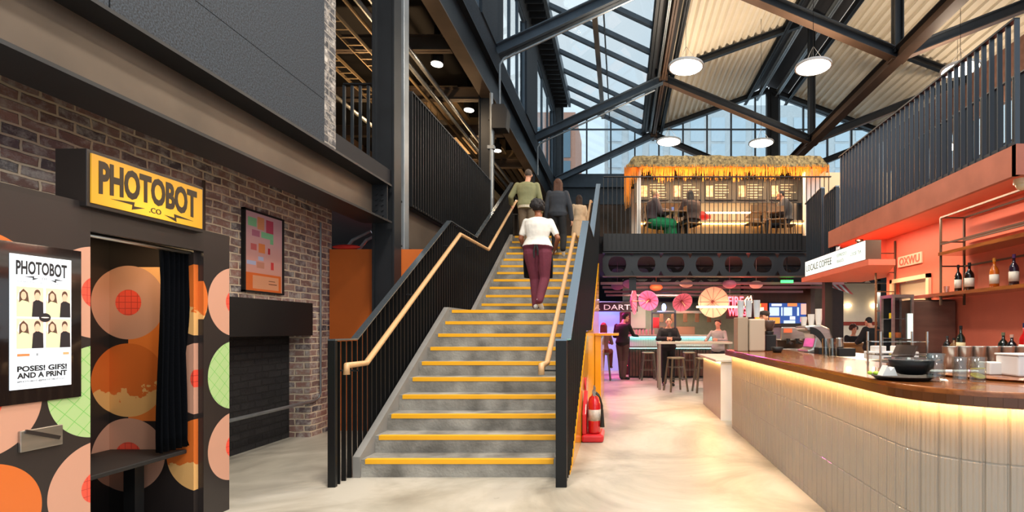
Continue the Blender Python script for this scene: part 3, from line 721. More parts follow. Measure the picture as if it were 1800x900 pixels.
# return slot
obj('photo_slot', MB().box(-3.1, -3.085, 2.63, 2.83, .79, .90), M_CHROME, t, bevel=.003)
obj('slot_flap', MB().bar((-3.083, 2.65, .895), (-3.083, 2.81, .83), .01, .02), M_BODY, t)
sb = obj('sign_box', MB().box(-3.24, -3.06, 2.93, 3.75, 2.13, 2.46), M_BODY, t, bevel=.003)
def sign_mat():
    m = bpy.data.materials.new('backlit_yellow'); m.use_nodes = True; g = NG(m, 'Y', 'Z'); b = m.node_tree.nodes['Principled BSDF']
    # glow painted brighter near the lower middle, as if from a lamp inside
    a = g.m('MULTIPLY', g.m('SUBTRACT', g.u, 3.31), 2.6); c = g.m('MULTIPLY', g.m('SUBTRACT', g.v, 2.2), 5)
    d = g.m('ADD', g.m('MULTIPLY', a, a), g.m('MULTIPLY', c, c)); s_ = g.m('DIVIDE', .5, g.m('ADD', 1, g.m('MULTIPLY', d, 2.2)))
    m.node_tree.links.new(g.m('ADD', s_, .12), b.inputs['Emission Strength'])
    b.inputs['Base Color'].default_value = lin('#8a5c0c'); b.inputs['Emission Color'].default_value = lin('#ffc136'); b.inputs['Roughness'].default_value = .3
    return m
obj('sign_face', MB().box(-3.062, -3.052, 2.95, 3.73, 2.155, 2.44), sign_mat(), sb)
M_INK = mat('sign_ink', '#2c2113', .5)
text('sign_lettering', 'PHOTOBOT', M_INK, (-3.052, 2.99, 2.235), (0, 1, 0), (0, 0, 1), .69, .178, .003, sb, bold=.04, arch=.12)
text('sign_lettering', '.CO', M_INK, (-3.052, 3.31, 2.18), (0, 1, 0), (0, 0, 1), .085, .035, .003, sb, bold=.01)
def bolt(name, y0, y1, z, xx, s, par, ml, fl=1):
    pts = [(0, 0), (.62, .012*s), (.58, -.03*s), (1, -.004*s), (.5, -.012*s), (.54, .045*s)] if False else [(0, .004*s), (.68, .02*s), (.66, -.006*s), (1, -.002*s), (.6, -.03*s), (.62, -.0*s)]
    p = [(y0+(y1-y0)*a, z+b) for a, b in pts]
    obj(name, MB().prism(p, 'x', xx, xx+.003), ml, par)
bolt('lightning_mark', 3.06, 3.28, 2.2, -3.052, 1, sb, M_INK); bolt('lightning_mark', 3.65, 3.42, 2.19, -3.052, 1, sb, M_INK)
# glass panel with the lit screen
gp = obj('display_glass', MB().box(-3.1, -3.09, 2.3, 2.93, 1.04, 1.87), mat('black_glass', '#1c1412', .08, coat=.5), t)
M_SCR = mat('screen_white', '#dfe8f0', .3, emit='#dfe9f2', es=.62)
obj('screen', MB().box(-3.09, -3.086, 2.585, 2.873, 1.115, 1.81), M_SCR, gp)
def flat(y0, y1, z0, z1, m_, name='screen_picture', k=0):
    return obj(name, MB().box(-3.086+k*.0006, -3.0855+k*.0006, y0, y1, z0, z1), m_, gp)
M_SI = mat('screen_ink', '#20242a', .4)
text('screen_lettering', 'PHOTOBOT', M_SI, (-3.0858, 2.61, 1.712), (0, 1, 0), (0, 0, 1), .24, .068, .0006, gp, bold=.03, arch=.12)
bolt('lightning_mark', 2.645, 2.71, 1.695, -3.0858, .4, gp, M_SI); bolt('lightning_mark', 2.83, 2.77, 1.69, -3.0858, .4, gp, M_SI)
text('screen_lettering', '.CO', M_SI, (-3.0858, 2.725, 1.688), (0, 1, 0), (0, 0, 1), .025, .012, .0006, gp)
text('screen_lettering', 'THE BEST PHOTO BOOTH IN THE CITY', mat('screen_grey', '#8b9299', .4, emit='#8b9299', es=.3), (-3.0858, 2.615, 1.668), (0, 1, 0), (0, 0, 1), .225, .007, .0005, gp)
text('screen_lettering', 'POSES! GIFS!', M_SI, (-3.0858, 2.615, 1.205), (0, 1, 0), (0, 0, 1), .235, .03, .0006, gp, bold=.04)
text('screen_lettering', 'AND A PRINT', M_SI, (-3.0858, 2.615, 1.17), (0, 1, 0), (0, 0, 1), .235, .03, .0006, gp, bold=.04)
text('screen_lettering', '#PHOTOBOT @PHOTOBOT.CO', M_SI, (-3.0858, 2.615, 1.148), (0, 1, 0), (0, 0, 1), .22, .011, .0006, gp, bold=.01)
text('screen_lettering', 'tap the screen to begin your session', MATS['screen_grey'], (-3.0858, 2.615, 1.13), (0, 1, 0), (0, 0, 1), .225, .008, .0005, gp)
PC = dict(bg=mat('pic_bg', '#e6b9a2', .4, emit='#e6b9a2', es=.5), gr=mat('pic_green', '#cfd8a0', .4, emit='#cfd8a0', es=.5), bk=mat('pic_black', '#26242a', .4), sk=mat('pic_skin', '#dcae93', .4, emit='#dcae93', es=.4), hr=mat('pic_hair', '#5b4234', .5), lt=mat('pic_light', '#f0e2d6', .4, emit='#f0e2d6', es=.5))
def poly(pts, m_, k, name='screen_picture'): obj(name, MB().prism(pts, 'x', -3.086+k*.0005, -3.0856+k*.0005), m_, gp)
def oval(cy, cz, a, b): return [(cy+a*cos(i*pi/8), cz+b*sin(i*pi/8)) for i in range(16)]
for (oy, oz) in ((2.612, 1.49), (2.745, 1.49), (2.612, 1.325), (2.745, 1.325)):
    q = lambda a, b: (oy+a*.122, oz+b*.155)
    poly([q(0, 0), q(1, 0), q(1, 1), q(0, 1)], PC['bg'], 1)
    poly([q(.02, .6), q(.12, .9), q(.3, .75), q(.1, .5)], PC['lt'], 1.5)
    poly([q(.08, .25), q(.1, .8), q(.25, .93), q(.4, .8), q(.5, .2)], PC['hr'], 2)
    poly([q(.02, 0), q(.06, .45), q(.2, .55), q(.42, .5), q(.55, .35), q(.6, 0)], PC['gr'], 2.6)
    poly(oval(q(.25, 0)[0], q(0, .7)[1], .012, .021), PC['sk'], 3.2)
    poly([q(.55, 0), q(.6, .5), q(.75, .6), q(.98, .5), q(1, 0)], PC['bk'], 3)
    poly(oval(q(.76, 0)[0], q(0, .79)[1], .014, .022), PC['hr'], 3.3)
    poly(oval(q(.76, 0)[0], q(0, .7)[1], .012, .021), PC['sk'], 3.8)
poly(oval(2.74, 1.487, .028, .024), PC['bk'], 5)
poly(oval(2.74, 1.487, .019, .003), PC['lt'], 6)
for a, b_, c_ in ((2.615, 2.67, '#e07a4a'), (2.7, 2.71, '#8b9299'), (2.83, 2.86, '#e09a6a')):
    flat(a, b_, 1.285, 1.298, mat('scr_tab'+c_[1:3]+c_[3:5], c_, .4, emit=c_, es=.4), k=1)

# ---- wall poster, conduits, lintel bits
t = thing('framed_poster', 'framed pink and orange poster hung on the brick wall', 'poster', (-4.08, 5.85, 1.83), world=True)
fr = MB(); y0, y1, z0, z1 = 5.52, 6.17, 1.83, 2.74
fr.box(-4.1, -4.06, y0, y1, z0, z0+.02).box(-4.1, -4.06, y0, y1, z1-.02, z1).box(-4.1, -4.06, y0, y0+.02, z0, z1).box(-4.1, -4.06, y1-.02, y1, z0, z1)
obj('frame', fr, M_BLACK, t)
m = bpy.data.materials.new('poster_print'); m.use_nodes = True; g = NG(m, 'Y', 'Z'); bb = m.node_tree.nodes['Principled BSDF']
ramp = g.m('DIVIDE', g.m('SUBTRACT', g.v, z0), z1-z0)
colr = g.mix(ramp, '#e8a488', '#cfa9b8')
for (a, b_, c_, d_, hx) in ((.08, .3, .82, .93, '#86c79a'), (.32, .5, .8, .96, '#e09a70'), (.55, .75, .78, .95, '#c0506a'), (.18, .38, .7, .78, '#b8728a'), (.42, .75, .7, .78, '#86c79a'), (.66, .75, .64, .7, '#7fbf90'), (.15, .3, .52, .6, '#d06a6a'), (.35, .52, .5, .62, '#e88a50'), (.6, .66, .5, .58, '#c0303f'), (.34, .48, .4, .45, '#b9bfe0'), (.05, .28, .33, .38, '#b9bfe0'), (.3, .5, .3, .38, '#cf8f7a'), (.68, .76, .3, .4, '#d84a4a'), (.0, .97, .0, .23, '#e8743a'), (.2, .9, .03, .2, '#e9a57e'), (.62, .85, .1, .11, '#6a3a30'), (.62, .8, .14, .148, '#6a3a30')):
    colr = g.mix(g.rect(y0+.02+a*.61, y0+.02+b_*.61, z0+.02+c_*.87, z0+.02+d_*.87), colr, hx)
m.node_tree.links.new(colr, bb.inputs['Base Color']); bb.inputs['Roughness'].default_value = .25
obj('print', MB().box(-4.09, -4.075, y0+.01, y1-.01, z0+.01, z1-.01), m, t)
solo('conduit', MB().tube([(-4.08, 6.95, 2.87), (-4.08, 6.95, .55), (-4.08, 6.9, .49), (-4.08, 6.8, .47)], .013, 8), M_GALV, 'thin vertical conduit at the end of the brick wall', 'conduit')
solo('pipe', MB().tube([(-4.08, 6.8, .47), (-4.08, 4.1, .47)], .02, 10), M_GALV, 'horizontal grey pipe low across the black-painted brick', 'pipe')
solo('conduit', MB().tube([(-4.06, 4.98, 1.78), (-4.06, 4.98, 2.87)], .014, 8), M_BROWN, 'short brown conduit on the brick wall beside the booth sign', 'conduit')
for dx, lb in ((0, 'grey flexible conduit arching over the orange screen'), (.22, 'second flexible conduit drooping behind the orange screen')):
    solo('flexible_conduit', MB().tube([(-4.5+dx, 8.2, 2.6), (-4.3+dx, 8.2, 2.85), (-4.0+dx, 8.2, 3.0), (-3.8+dx, 8.2, 2.7), (-3.75+dx, 8.2, 2.3)], .025, 8), M_GALV, lb, 'conduit')
light('POINT', (-4.1, 9.2, 2.7), 9, '#ff4030', .1)
solo('red_glow_shape', MB().ball((-3.86, 7.19, 2.575), (.2, .05, .035)), mat('red_glow_paint', '#c92a22', .6), 'red shape standing in for the glow over the orange screen', 'glow shape')  # red lump painted in place of a red glow

# ---- upstairs fittings on the left
def downlight(name, loc, label, r=.13, group=None, stem=.56):
    t = thing(name, label, 'lamp', loc, group=group)
    obj('housing', MB().lathe([(r*.55, .0), (r, .02), (r, .2), (r*.5, .24), (r*.45, .24+stem)], (0, 0, 0), 20), M_BLACK, t)
    obj('diffuser', MB().lathe([(0, -.004), (r*.9, -.004), (r*.9, .012), (0, .012)], (0, 0, 0), 20), M_LAMP, t)
    return t
d0 = downlight('downlight', (-3.85, 10.7, 6.95), 'nearest upstairs black can downlight')
dup(d0, (-3.85, 12.95, 6.95), label='second upstairs black can downlight, mid row'); dup(d0, (-3.85, 15.9, 6.95), label='farthest upstairs black can downlight of the row')
M_TRAY = mat('cable_tray', '#9a8868', .5, .4)
trays = ((-5.0, 6.6, 14, 6.75, 'nearest brass-coloured cable tray of the upstairs ceiling'), (-5.9, 6.2, 19, 6.9, 'long cable tray deeper across the upstairs ceiling'))
for x, ya, yb, z, lb in trays:
    b = MB().box(x-.16, x-.14, ya, yb, z, z+.07).box(x+.14, x+.16, ya, yb, z, z+.07); y = ya
    while y < yb: b.box(x-.14, x+.14, y, y+.03, z, z+.02); y += .25
    for yy in (ya+.5, yb-.5): b.box(x-.15, x-.14, yy, yy+.01, z, 7.745).box(x+.14, x+.15, yy, yy+.01, z, 7.745)
    solo('cable_tray', b, M_TRAY, lb, 'cable tray')
for i, (x, z, r) in enumerate(((-4.2, 6.95, .05), (-4.4, 6.9, .05), (-4.65, 6.95, .035), (-6.6, 6.8, .05))):
    solo('ceiling_pipe', MB().tube([(x, 7.5, z), (x, 22, z)], r, 10), M_GALV if i != 2 else M_TRAY, ('first', 'second', 'third', 'farthest')[i]+' pipe under the upstairs ceiling counted from the balustrade', 'pipe', 'upstairs ceiling pipes')
M_SOF = mat('ribbed_soffit', '#b59f7d', .6, var=.1)
for x0, y0, y1, lb in ((-5.6, 13.2, 14.4, 'nearer'), (-5.2, 15.2, 17.2, 'middle'), (-5.0, 18.0, 21.5, 'farther')):
    b = MB()
    for i in range(6): b.box(x0+i*.24, x0+i*.24+.14, y0, y1, 7.3, 7.38)
    b.box(x0, x0+1.34, y0+.1, y0+.16, 7.38, 7.745).box(x0, x0+1.34, y1-.16, y1-.1, 7.38, 7.745)
    solo('slatted_soffit', b, M_SOF, lb+' pale slatted panel under the dark upstairs ceiling', 'ceiling panel')
def duct(label, x0, x1, y0, y1, z0, z1): solo('air_duct', MB().box(x0, x1, y0, y1, z0, z1).box(x0+.05, x0+.07, y0+.1, y0+.12, z1, 7.74).box(x1-.07, x1-.05, y1-.12, y1-.1, z1, 7.74), M_TRAY, label, 'duct', bevel=.01)
duct('boxy air duct hanging beyond the tall column', -5.9, -4.7, 12.6, 12.9, 6.35, 6.6)
duct('air duct running away under the upstairs ceiling', -5.0, -4.7, 12.9, 21, 6.3, 6.6)
duct('long flat air duct close to the brick end', -6.6, -5.4, 7.4, 7.7, 6.5, 6.62)
solo('back_bar_shelving', MB().box(-7.6, -5.2, 14.8, 15.1, UF, 4.6).box(-7.6, -5.2, 14.8, 15.1, 5.0, 5.04).box(-7.6, -5.2, 14.8, 15.1, 5.4, 5.44).box(-7.6, -7.56, 14.8, 15.1, 4.6, 5.9).box(-5.24, -5.2, 14.8, 15.1, 4.6, 5.9),
     mat('amber_wood', '#a8834f', .5), 'pale shelving glimpsed through the short slate balustrade', 'shelving')
solo('linear_lamp', MB().box(-7.4, -5.4, 14.3, 14.36, 5.7, 5.76), M_LAMPW, 'glowing strip lamp above the upstairs shelving', 'lamp')
obj('stem', MB().box(-6.41, -6.39, 14.32, 14.34, 5.76, 7.75), M_BLACK, [o_ for o_ in COL.objects if o_.name == 'linear_lamp'][0])

# ---- pendant disc lamps
def disc_lamp(loc, label, first=[None], hgt=3.4):
    if first[0]:
        return dup(first[0], loc, label=label, group='round disc pendant lamps')
    t = thing('disc_pendant', label, 'lamp', loc, group='round disc pendant lamps')
    obj('diffuser', MB().lathe([(0, 0), (.38, 0), (.40, .015), (.40, .03), (0, .03)], (0, 0, 0), 40), M_LAMP, t)
    obj('rim', MB().lathe([(.40, 0), (.415, 0), (.415, .05), (.38, .055), (.0, .06), (0, .03), (.40, .03)], (0, 0, 0), 40), M_WHITE, t)
    ca = MB().tube([(0, 0, .06), (0, 0, .5)], .006, 5)
    for a in (0, 2.1, 4.2): ca.tube([(.34*cos(a), .34*sin(a), .055), (0, 0, .5)], .004, 4)
    obj('cable', ca, M_BLACK, t); first[0] = t; return t
LB = [((1.53, 12.1, 7.6), 'disc lamp hanging at the top of the picture near the skylight'), ((4.5, 12.0, 7.55), 'tilted disc lamp hanging over the middle of the bar'),
      ((7.95, 12.0, 7.5), 'disc lamp partly behind the coral balcony fins, the nearer one'), ((1.6, 17.2, 7.7), 'small disc lamp hanging above the left of the thatch'),
      ((4.7, 17.2, 7.65), 'small disc lamp hanging above the middle of the thatch'), ((11.1, 16.9, 7.45), 'disc lamp low behind the coral balcony fins, the farther one')]
for loc, lb in LB:
    o = disc_lamp(loc, lb)
    obj('drop_wire', MB().tube([(0, 0, .5), (0, 0, roofz(loc[0])-loc[2]+.1)], .006, 5), M_BLACK, o)
    light('AREA', (loc[0], loc[1], loc[2]-.03), 70, '#ffe6c4', .8, shape='DISK')
    light('AREA', (loc[0], loc[1], loc[2]+.1), 60, '#ffe8cc', .8, rot=(pi, 0, 0), shape='DISK')      # added upward fill that brightens the decking
light('AREA', (1.6, 6.5, 7.6), 120, '#fff0dc', .9, shape='DISK'); light('AREA', (4.5, 5.5, 7.6), 90, '#ffe6c8', .9, shape='DISK')   # the same row of lamps, above the frame
light('AREA', (1.5, 1.0, 7.6), 85, '#fff0de', .9, shape='DISK'); light('AREA', (.8, .3, 3.9), 48, '#fff2e4', .8, rot=(0, radians(50), 0), shape='DISK'); light('AREA', (-1.2, 3.0, 7.6), 200, '#fff0de', .9, shape='DISK')  # the low tilted disk is an added wash for the left brick wall

# ================================================================ BAR
def path_pts(off=0, y_far=7.38, x_front=1.6, r=.5, y_near=2.45, x_end=3.6, step=.00625):
    """front line of the bar in plan: down the aisle, round the corner, then to the right"""
    cx, cy = x_front+r, y_near+r; pts = []; y = y_far
    L1 = y_far-cy; L2 = pi/2*(r); L3 = x_end-cx; s = 0; tot = L1+L2+L3; out = []
    n = int(tot/step)
    for i in range(n+1):
        s = tot*i/n
        if s <= L1: p = (x_front-off, y_far-s); 
        elif s <= L1+L2:
            a = (s-L1)/r; p = (cx-(r+off)*cos(a), cy-(r+off)*sin(a))
        else: p = (cx+(s-L1-L2), cy-r-off)
        out.append((p, s))
    return out
M_TILE = mat('cream_fluted_tile', '#a69c90', .38, var=.06, scale=5, coat=.15)
ct = thing('bar_counter', 'long bar with cream fluted tiles and rounded wooden top', 'bar counter', (1.9, 5, 0), world=True)
cols = path_pts(); vs = []; rows = []
for z0, z1 in ((0.0, .055), (.06, .405), (.411, .757), (.763, 1.07)):
    rows += [(z0, -.003), (z0+.004, 0), (z1-.004, 0), (z1, -.003)]
for (p, s) in cols:
    q = (s % .1)/.1; fl = -.006 if (q < .06 or q > .94) else .004*abs(sin(pi*4*q))
    # normal
    L1 = 7.38-2.95
    if s <= L1: nx, ny_ = -1, 0
    elif s <= L1+pi/4: a = (s-L1)/.5; nx, ny_ = -cos(a), -sin(a)
    else: nx, ny_ = 0, -1
    for z, rec in rows:
        d = fl+rec; vs.append((p[0]+nx*d, p[1]+ny_*d, z))
nr = len(rows); b = MB(); b.add(vs, [(i*nr+j, i*nr+j+1, (i+1)*nr+j+1, (i+1)*nr+j) for i in range(len(cols)-1) for j in range(nr-1)])
obj('fluted_front', b, M_TILE, ct)
obj('end_panel', MB().box(1.6, 2.3, 7.38, 7.42, 0, 1.07), M_WHITE, ct)
obj('carcass', MB().box(1.66, 2.28, 3.0, 7.38, .02, 1.06).box(2.12, 3.6, 2.5, 3.2, .02, 1.06), M_WHITE, ct)
def topmat():
    m = mat('walnut_top', '#9a5a2c', .22, var=.3, scale=5, color2='#74401f', stretch=(6, .8, 6), coat=.5, bump=.05); return m
outl = [q[0] for q in path_pts(off=.075, y_far=7.48, step=.04)]
cx = 3.6
inner = [(3.6, 3.35), (2.75, 3.35), (2.55, 3.42), (2.42, 3.6), (2.35, 3.9), (2.35, 7.48)]
tp = MB().prism(outl+inner, 'z', 1.072, 1.125)
obj('wooden_top', tp, topmat(), ct, bevel=.008)
eb = MB(); e1 = [q[0] for q in path_pts(off=.074, y_far=7.47, step=.05)]
for i in range(len(e1)-1): eb.bar((e1[i][0], e1[i][1], 1.072), (e1[i+1][0], e1[i+1][1], 1.072), .018, .05)
obj('edge_band', eb, mat('walnut_edge', '#5e3416', .3, var=.2, coat=.3), ct)
led = [q[0] for q in path_pts(off=.045, y_far=7.36, step=.1)]
b = MB()
for i in range(len(led)-1):
    p, q = led[i], led[i+1]; b.bar((p[0], p[1], 1.066), (q[0], q[1], 1.066), .012, .008)
obj('led_strip', b, mat('led_warm', '#ffffff', .5, emit='#ffc878', es=60), ct)
# low service counter
t = thing('service_counter', 'low cream counter with pale stone top beyond the bar end', 'counter', (1.9, 8.8, 0), world=True)
obj('body', MB().box(1.56, 2.2, 8.0, 9.75, 0, .9), M_TILE, t); obj('end_panel', MB().box(1.55, 2.21, 7.97, 8.0, 0, .9), M_WHITE, t)
obj('stone_top', MB().box(1.46, 2.25, 7.93, 9.8, .91, .95), mat('pale_stone', '#d8d2c6', .25, var=.15, scale=8), t, bevel=.006)
obj('led_strip', MB().box(1.545, 1.555, 8.05, 9.7, .885, .9), MATS['led_warm'], t)
# --- bar top objects
M_CLG = glass('clear_tumbler_glass', '#eef4f4', .9, .04)
TZ = 1.126
def tumbler(x, y, r, h, label, group=None, name='drinking_glass'):
    t = thing(name, label, 'glass', (x, y, TZ), group=group)
    obj('bowl', MB().lathe([(0, .0), (r*.86, .0), (r*.9, .01), (r, h), (r-.003, h), (r*.86, .022), (0, .02)], (0, 0, 0), 28), M_CLG, t, smooth=True); return t
tumbler(1.80, 2.93, .052, .16, 'tall clear tumbler, left of the three on the bar'); tumbler(1.88, 2.84, .04, .145, 'slim clear tumbler, front one on the bar')
t = tumbler(2.04, 2.93, .045, .14, 'short glass with lemon slices on the bar', name='lemon_glass')
for i, z in enumerate((.03, .07)): obj('lemon_slice', MB().lathe([(0, 0), (.036, 0), (.036, .006), (0, .006)], (0, 0, z), 20, Matrix.Rotation(.35-.5*i, 3, 'X')), mat('lemon', '#ead96a', .5), t)
t = thing('black_bowl', 'wide black bowl stacked on a dark tray near the bar edge', 'bowl', (1.73, 3.05, TZ+.03))
obj('bowl', MB().lathe([(.06, 0), (.075, .005), (.115, .05), (.125, .085), (.118, .085), (.1, .04), (0, .015)], (0, 0, 0), 28), M_BLACK, t, smooth=True)
obj('glass_lid', MB().lathe([(0, .09), (.15, .09), (.15, .096), (0, .096)], (0, 0, 0), 28), mat('clear_acrylic', '#dfe8ea', .05, trans=.9), t)
t = thing('serving_tray', 'dark oval tray under the black bowl', 'tray', (1.68, 3.06, TZ))
obj('plate', MB().lathe([(.0, .004), (.13, .004), (.17, .02), (.175, .024), (.14, 0), (0, 0)], (0, 0, 0), 30), M_BLACK, t, smooth=True)
solo('napkin', MB().prism([(-.05, 0), (.04, 0), (.02, .05), (0, .03), (-.02, .06)], 'y', -.03, .03), M_WHITE, 'crumpled white napkin on the dark oval tray', 'napkin', loc=(1.58, 3.03, TZ+.026))
for i, (dx, dy) in enumerate(((0, 0), (.02, .03), (-.02, .03))):
    solo('lime_wedge', MB().ball((0, 0, 0), (.013, .02, .012), 10, 6), mat('lime', '#9fc43a', .5), ('first', 'second', 'third')[i]+' lime wedge at the rim of the dark oval tray', 'lime', 'lime wedges', loc=(1.53+dx, 3.08+dy, TZ+.034))
solo('serving_board', MB().lathe([(0, 0), (.72, 0), (.74, .012), (.72, .024), (0, .024)], (2.75, 3.4, TZ), 48), topmat(), 'big round wooden board at the right end of the bar', 'board')
BZ = TZ+.025
t = thing('napkin_box', 'white plastic box at the right edge of the bar', 'box', (2.42, 3.0, BZ))
obj('body', MB().box(-.14, .2, -.06, .12, 0, .12), mat('frosted_plastic', '#e6e0dc', .4), t, bevel=.01); obj('lid', MB().box(-.145, .205, -.065, .125, .12, .13), M_WHITE, t, bevel=.004)
solo('folded_napkins', MB().box(-.05, .05, -.05, .05, 0, .075), M_WHITE, 'small stack of folded white napkins beside the white plastic box', 'napkins', loc=(2.26, 3.12, BZ), bevel=.006)
solo('paper_sheet', MB().box(-.2, .15, -.07, .07, 0, .004), M_WHITE, 'white sheet lying in front of the steel tins', 'paper', loc=(2.2, 3.35, BZ))
t0 = None
for i in range(6):
    lb = ['leftmost', 'second', 'third', 'fourth', 'fifth', 'rightmost'][i]+' steel shaker tin in the row on the bar'
    loc = (2.28+i*.098, 3.55, BZ)
    if i == 0:
        t0 = thing('steel_tin', lb, 'tin', loc, group='steel shaker tins')
        obj('body', MB().lathe([(0, 0), (.042, 0), (.048, .15), (.05, .155), (.046, .155), (.04, .01), (0, .01)], (0, 0, 0), 28), M_CHROME, t0, smooth=True)
    else: dup(t0, loc, label=lb)
solo('till_tablet', MB().prism([(-.0, 0), (.02, 0), (.09, .17), (.075, .175)], 'y', -.14, .14), mat('tablet_grey', '#5b4f49', .3, .3), 'grey tablet till tilted behind the glasses', 'tablet', loc=(2.15, 4.0, TZ))
t = thing('acrylic_rack', 'small clear acrylic shelf rack standing on the bar', 'rack', (2.1, 4.0, TZ), world=True)
rk = MB()
for x_, y_ in ((1.95, 3.85), (2.3, 3.85), (1.95, 4.05), (2.3, 4.05)): rk.box(x_-.006, x_+.006, y_-.006, y_+.006, TZ, TZ+.28)
obj('posts', rk, M_CHROME, t)
for z_ in (.1, .2): obj('shelf', MB().box(1.94, 2.31, 3.84, 4.06, TZ+z_, TZ+z_+.006), MATS['clear_acrylic'], t)
# bottle builder
def bottle(loc, h, colr, label, cap='#151515', lab='#e8e2d4', r=.04, group=None, kind='round', trans=False):
    t = thing('bottle', label, 'bottle', loc, group=group)
    m_ = mat('bottle_'+colr.strip('#'), colr, .08, coat=.4)
    obj('body', MB().lathe([(0, 0), (r, 0), (r, h*.55), (r*.85, h*.63), (r*.32, h*.75), (r*.3, h*.9), (0, h*.9)], (0, 0, 0), 18), m_, t, smooth=True)
    obj('cap', MB().lathe([(0, h*.88), (r*.36, h*.88), (r*.36, h), (0, h)], (0, 0, 0), 14), mat('cap_'+cap.strip('#'), cap, .4), t)
    if lab: obj('label', MB().lathe([(r*1.02, h*.14), (r*1.02, h*.45)], (0, 0, 0), 18), mat('lab_'+lab.strip('#'), lab, .6), t, smooth=True)
    return t
# back shelves on the coral wall
t = thing('shelf_unit', 'black tube shelving with wooden boards on the coral wall', 'shelf', (4.1, 5.4, 1.8), world=True)
fr = MB(); xf, xb, ya, yb = 3.95, 4.24, 4.2, 6.33
for x_ in (xf, xb):
    for y_ in (yb,): fr.box(x_-.011, x_+.011, y_-.011, y_+.011, 1.72, 2.8)
    for z_ in ((2.8, 2.47) if x_ == xf else (2.8, 2.52, 2.2)): fr.box(x_-.01, x_+.01, ya, yb, z_-.01, z_+.01)
for z_ in (2.8, 2.5, 2.2): fr.box(xf, xb, yb-.01, yb+.01, z_-.008, z_+.008)
obj('tube_frame', fr, M_BROWN, t)
obj('board', MB().box(xf-.02, xb+.04, ya, yb+.02, 2.33, 2.37), topmat(), t); obj('board', MB().box(xf-.02, xb+.04, ya, yb+.6, 1.83, 1.87), topmat(), t)
for i, (y_, colr, cap, lb, r) in enumerate(((6.2, '#15100f', '#111111', 'dark bottle with pale label, first on the shelf from the left', .04), (6.0, '#1a1412', '#161616', 'square-shouldered dark bottle, second on the shelf', .05), (5.6, '#d06a18', '#e0922c', 'amber orange bottle on the shelf', .045), (5.32, '#2c1a2c', '#5b2a6a', 'dark bottle with purple cap on the shelf', .045), (5.08, '#3a0f0c', '#101010', 'deep red bottle with black cap on the shelf', .045), (4.88, '#14161a', '#d8a0a0', 'dark bottle with pink cap, last in view on the shelf', .048))):
    bottle((4.08, y_, 1.872), .33, colr, lb, cap, lab='#d9d2c4' if i != 4 else '#2a2424', r=r, group='bottles on the coral wall shelf')
tumb = thing('small_glass', 'small pale glass at the left end of the bottle shelf', 'glass', (4.08, 6.42, 1.872)); obj('bowl', MB().lathe([(0, 0), (.03, 0), (.035, .09), (.032, .09), (.027, .008), (0, .008)], (0, 0, 0), 16), M_CLG, tumb)
# back counter + bottles
t = thing('back_counter', 'dark back counter against the coral wall behind the bar', 'counter', (3.95, 5, 0), world=True)
obj('body', MB().box(3.65, 4.29, 2.4, 6.45, 0, 1.08), M_BLACK, t); obj('top', MB().box(3.6, 4.29, 2.4, 6.46, 1.08, 1.12), M_CHROME, t)
for i, (px_, y_, h_, colr, cap, lab, lb) in enumerate(((3.95, 6.2, .22, '#17120f', '#3a3a3a', None, 'squat dark bottle at the left of the back counter'), (3.86, 5.82, .34, '#0f1a12', '#101010', '#c8b890', 'tall black wine bottle on the back counter'), (3.9, 6.0, .2, '#6b4a22', '#151515', '#d6c49a', 'small brown bottle left of the tall wine bottle'),
        (3.88, 5.2, .27, '#10170f', '#6a6a50', '#8fae6a', 'dark green-labelled bottle on the back counter'), (3.86, 5.06, .25, '#151216', '#c9a090', '#cfa4a0', 'black bottle with pinkish label on the back counter'), (3.72, 4.72, .36, '#c01414', '#1c2552', '#e0d8c8', 'bright red bottle with blue cap on the back counter'), (3.72, 4.52, .33, '#14110f', '#15171c', '#e8a81a', 'black bottle with orange-yellow label on the back counter'))):
    bottle((px_, y_, 1.121), h_, colr, lb, cap, lab, r=.045, group='bottles on the back counter')
t = thing('steel_fridge', 'tall brushed steel fridge behind the bar', 'fridge', (4.0, 6.7, 0), world=True)
obj('cabinet', MB().box(3.70, 4.28, 6.56, 7.1, 0, 1.8), M_BROWN, t, bevel=.005)
obj('door', MB().box(3.72, 4.26, 6.52, 6.56, .08, 1.78), mat('warm_steel', '#8a7468', .33, .75, var=.25, scale=2, stretch=(1, 1, 5)), t, bevel=.006)
t = thing('glass_cabinet', 'narrow glass-fronted display cabinet left of the steel fridge', 'cabinet', (3.5, 6.8, 0), world=True)
fr = MB()
for x_, y_ in ((3.43, 6.46), (3.67, 6.46), (3.43, 6.74), (3.67, 6.74)): fr.box(x_-.015, x_+.015, y_-.015, y_+.015, 0, 1.86)
fr.box(3.42, 3.685, 6.45, 6.755, 1.82, 1.86).box(3.42, 3.685, 6.45, 6.755, 0, 1.05)
obj('frame', fr, M_CHROME, t); obj('back', MB().box(3.43, 3.67, 6.735, 6.745, 1.05, 1.82), M_BLACK, t)
for z_ in (1.3, 1.55): obj('shelf', MB().box(3.44, 3.66, 6.47, 6.73, z_, z_+.008), MATS['clear_acrylic'], t)
obj('glass_front', MB().box(3.43, 3.67, 6.452, 6.456, 1.05, 1.82), M_GLASS, t)
for i, (x_, z_, c_) in enumerate(((3.49, 1.31, '#e6c31a'), (3.57, 1.31, '#d9642c'), (3.49, 1.56, '#e6c31a'), (3.57, 1.06, '#c84a1c'))):
    solo('packet', MB().box(-.03, .03, -.02, .02, 0, .07), mat('pk'+c_[1:], c_, .4), ('yellow packet on the middle shelf of the glass cabinet', 'orange packet on the middle shelf of the glass cabinet', 'yellow packet on the top shelf of the glass cabinet', 'orange packet at the bottom of the glass cabinet')[i], 'packet', loc=(x_, 6.6, z_), bevel=.004)
t = thing('menu_light_box', 'pale lit price board hanging beside the steel fridge', 'sign', (3.6, 6.45, 1.4), world=True)
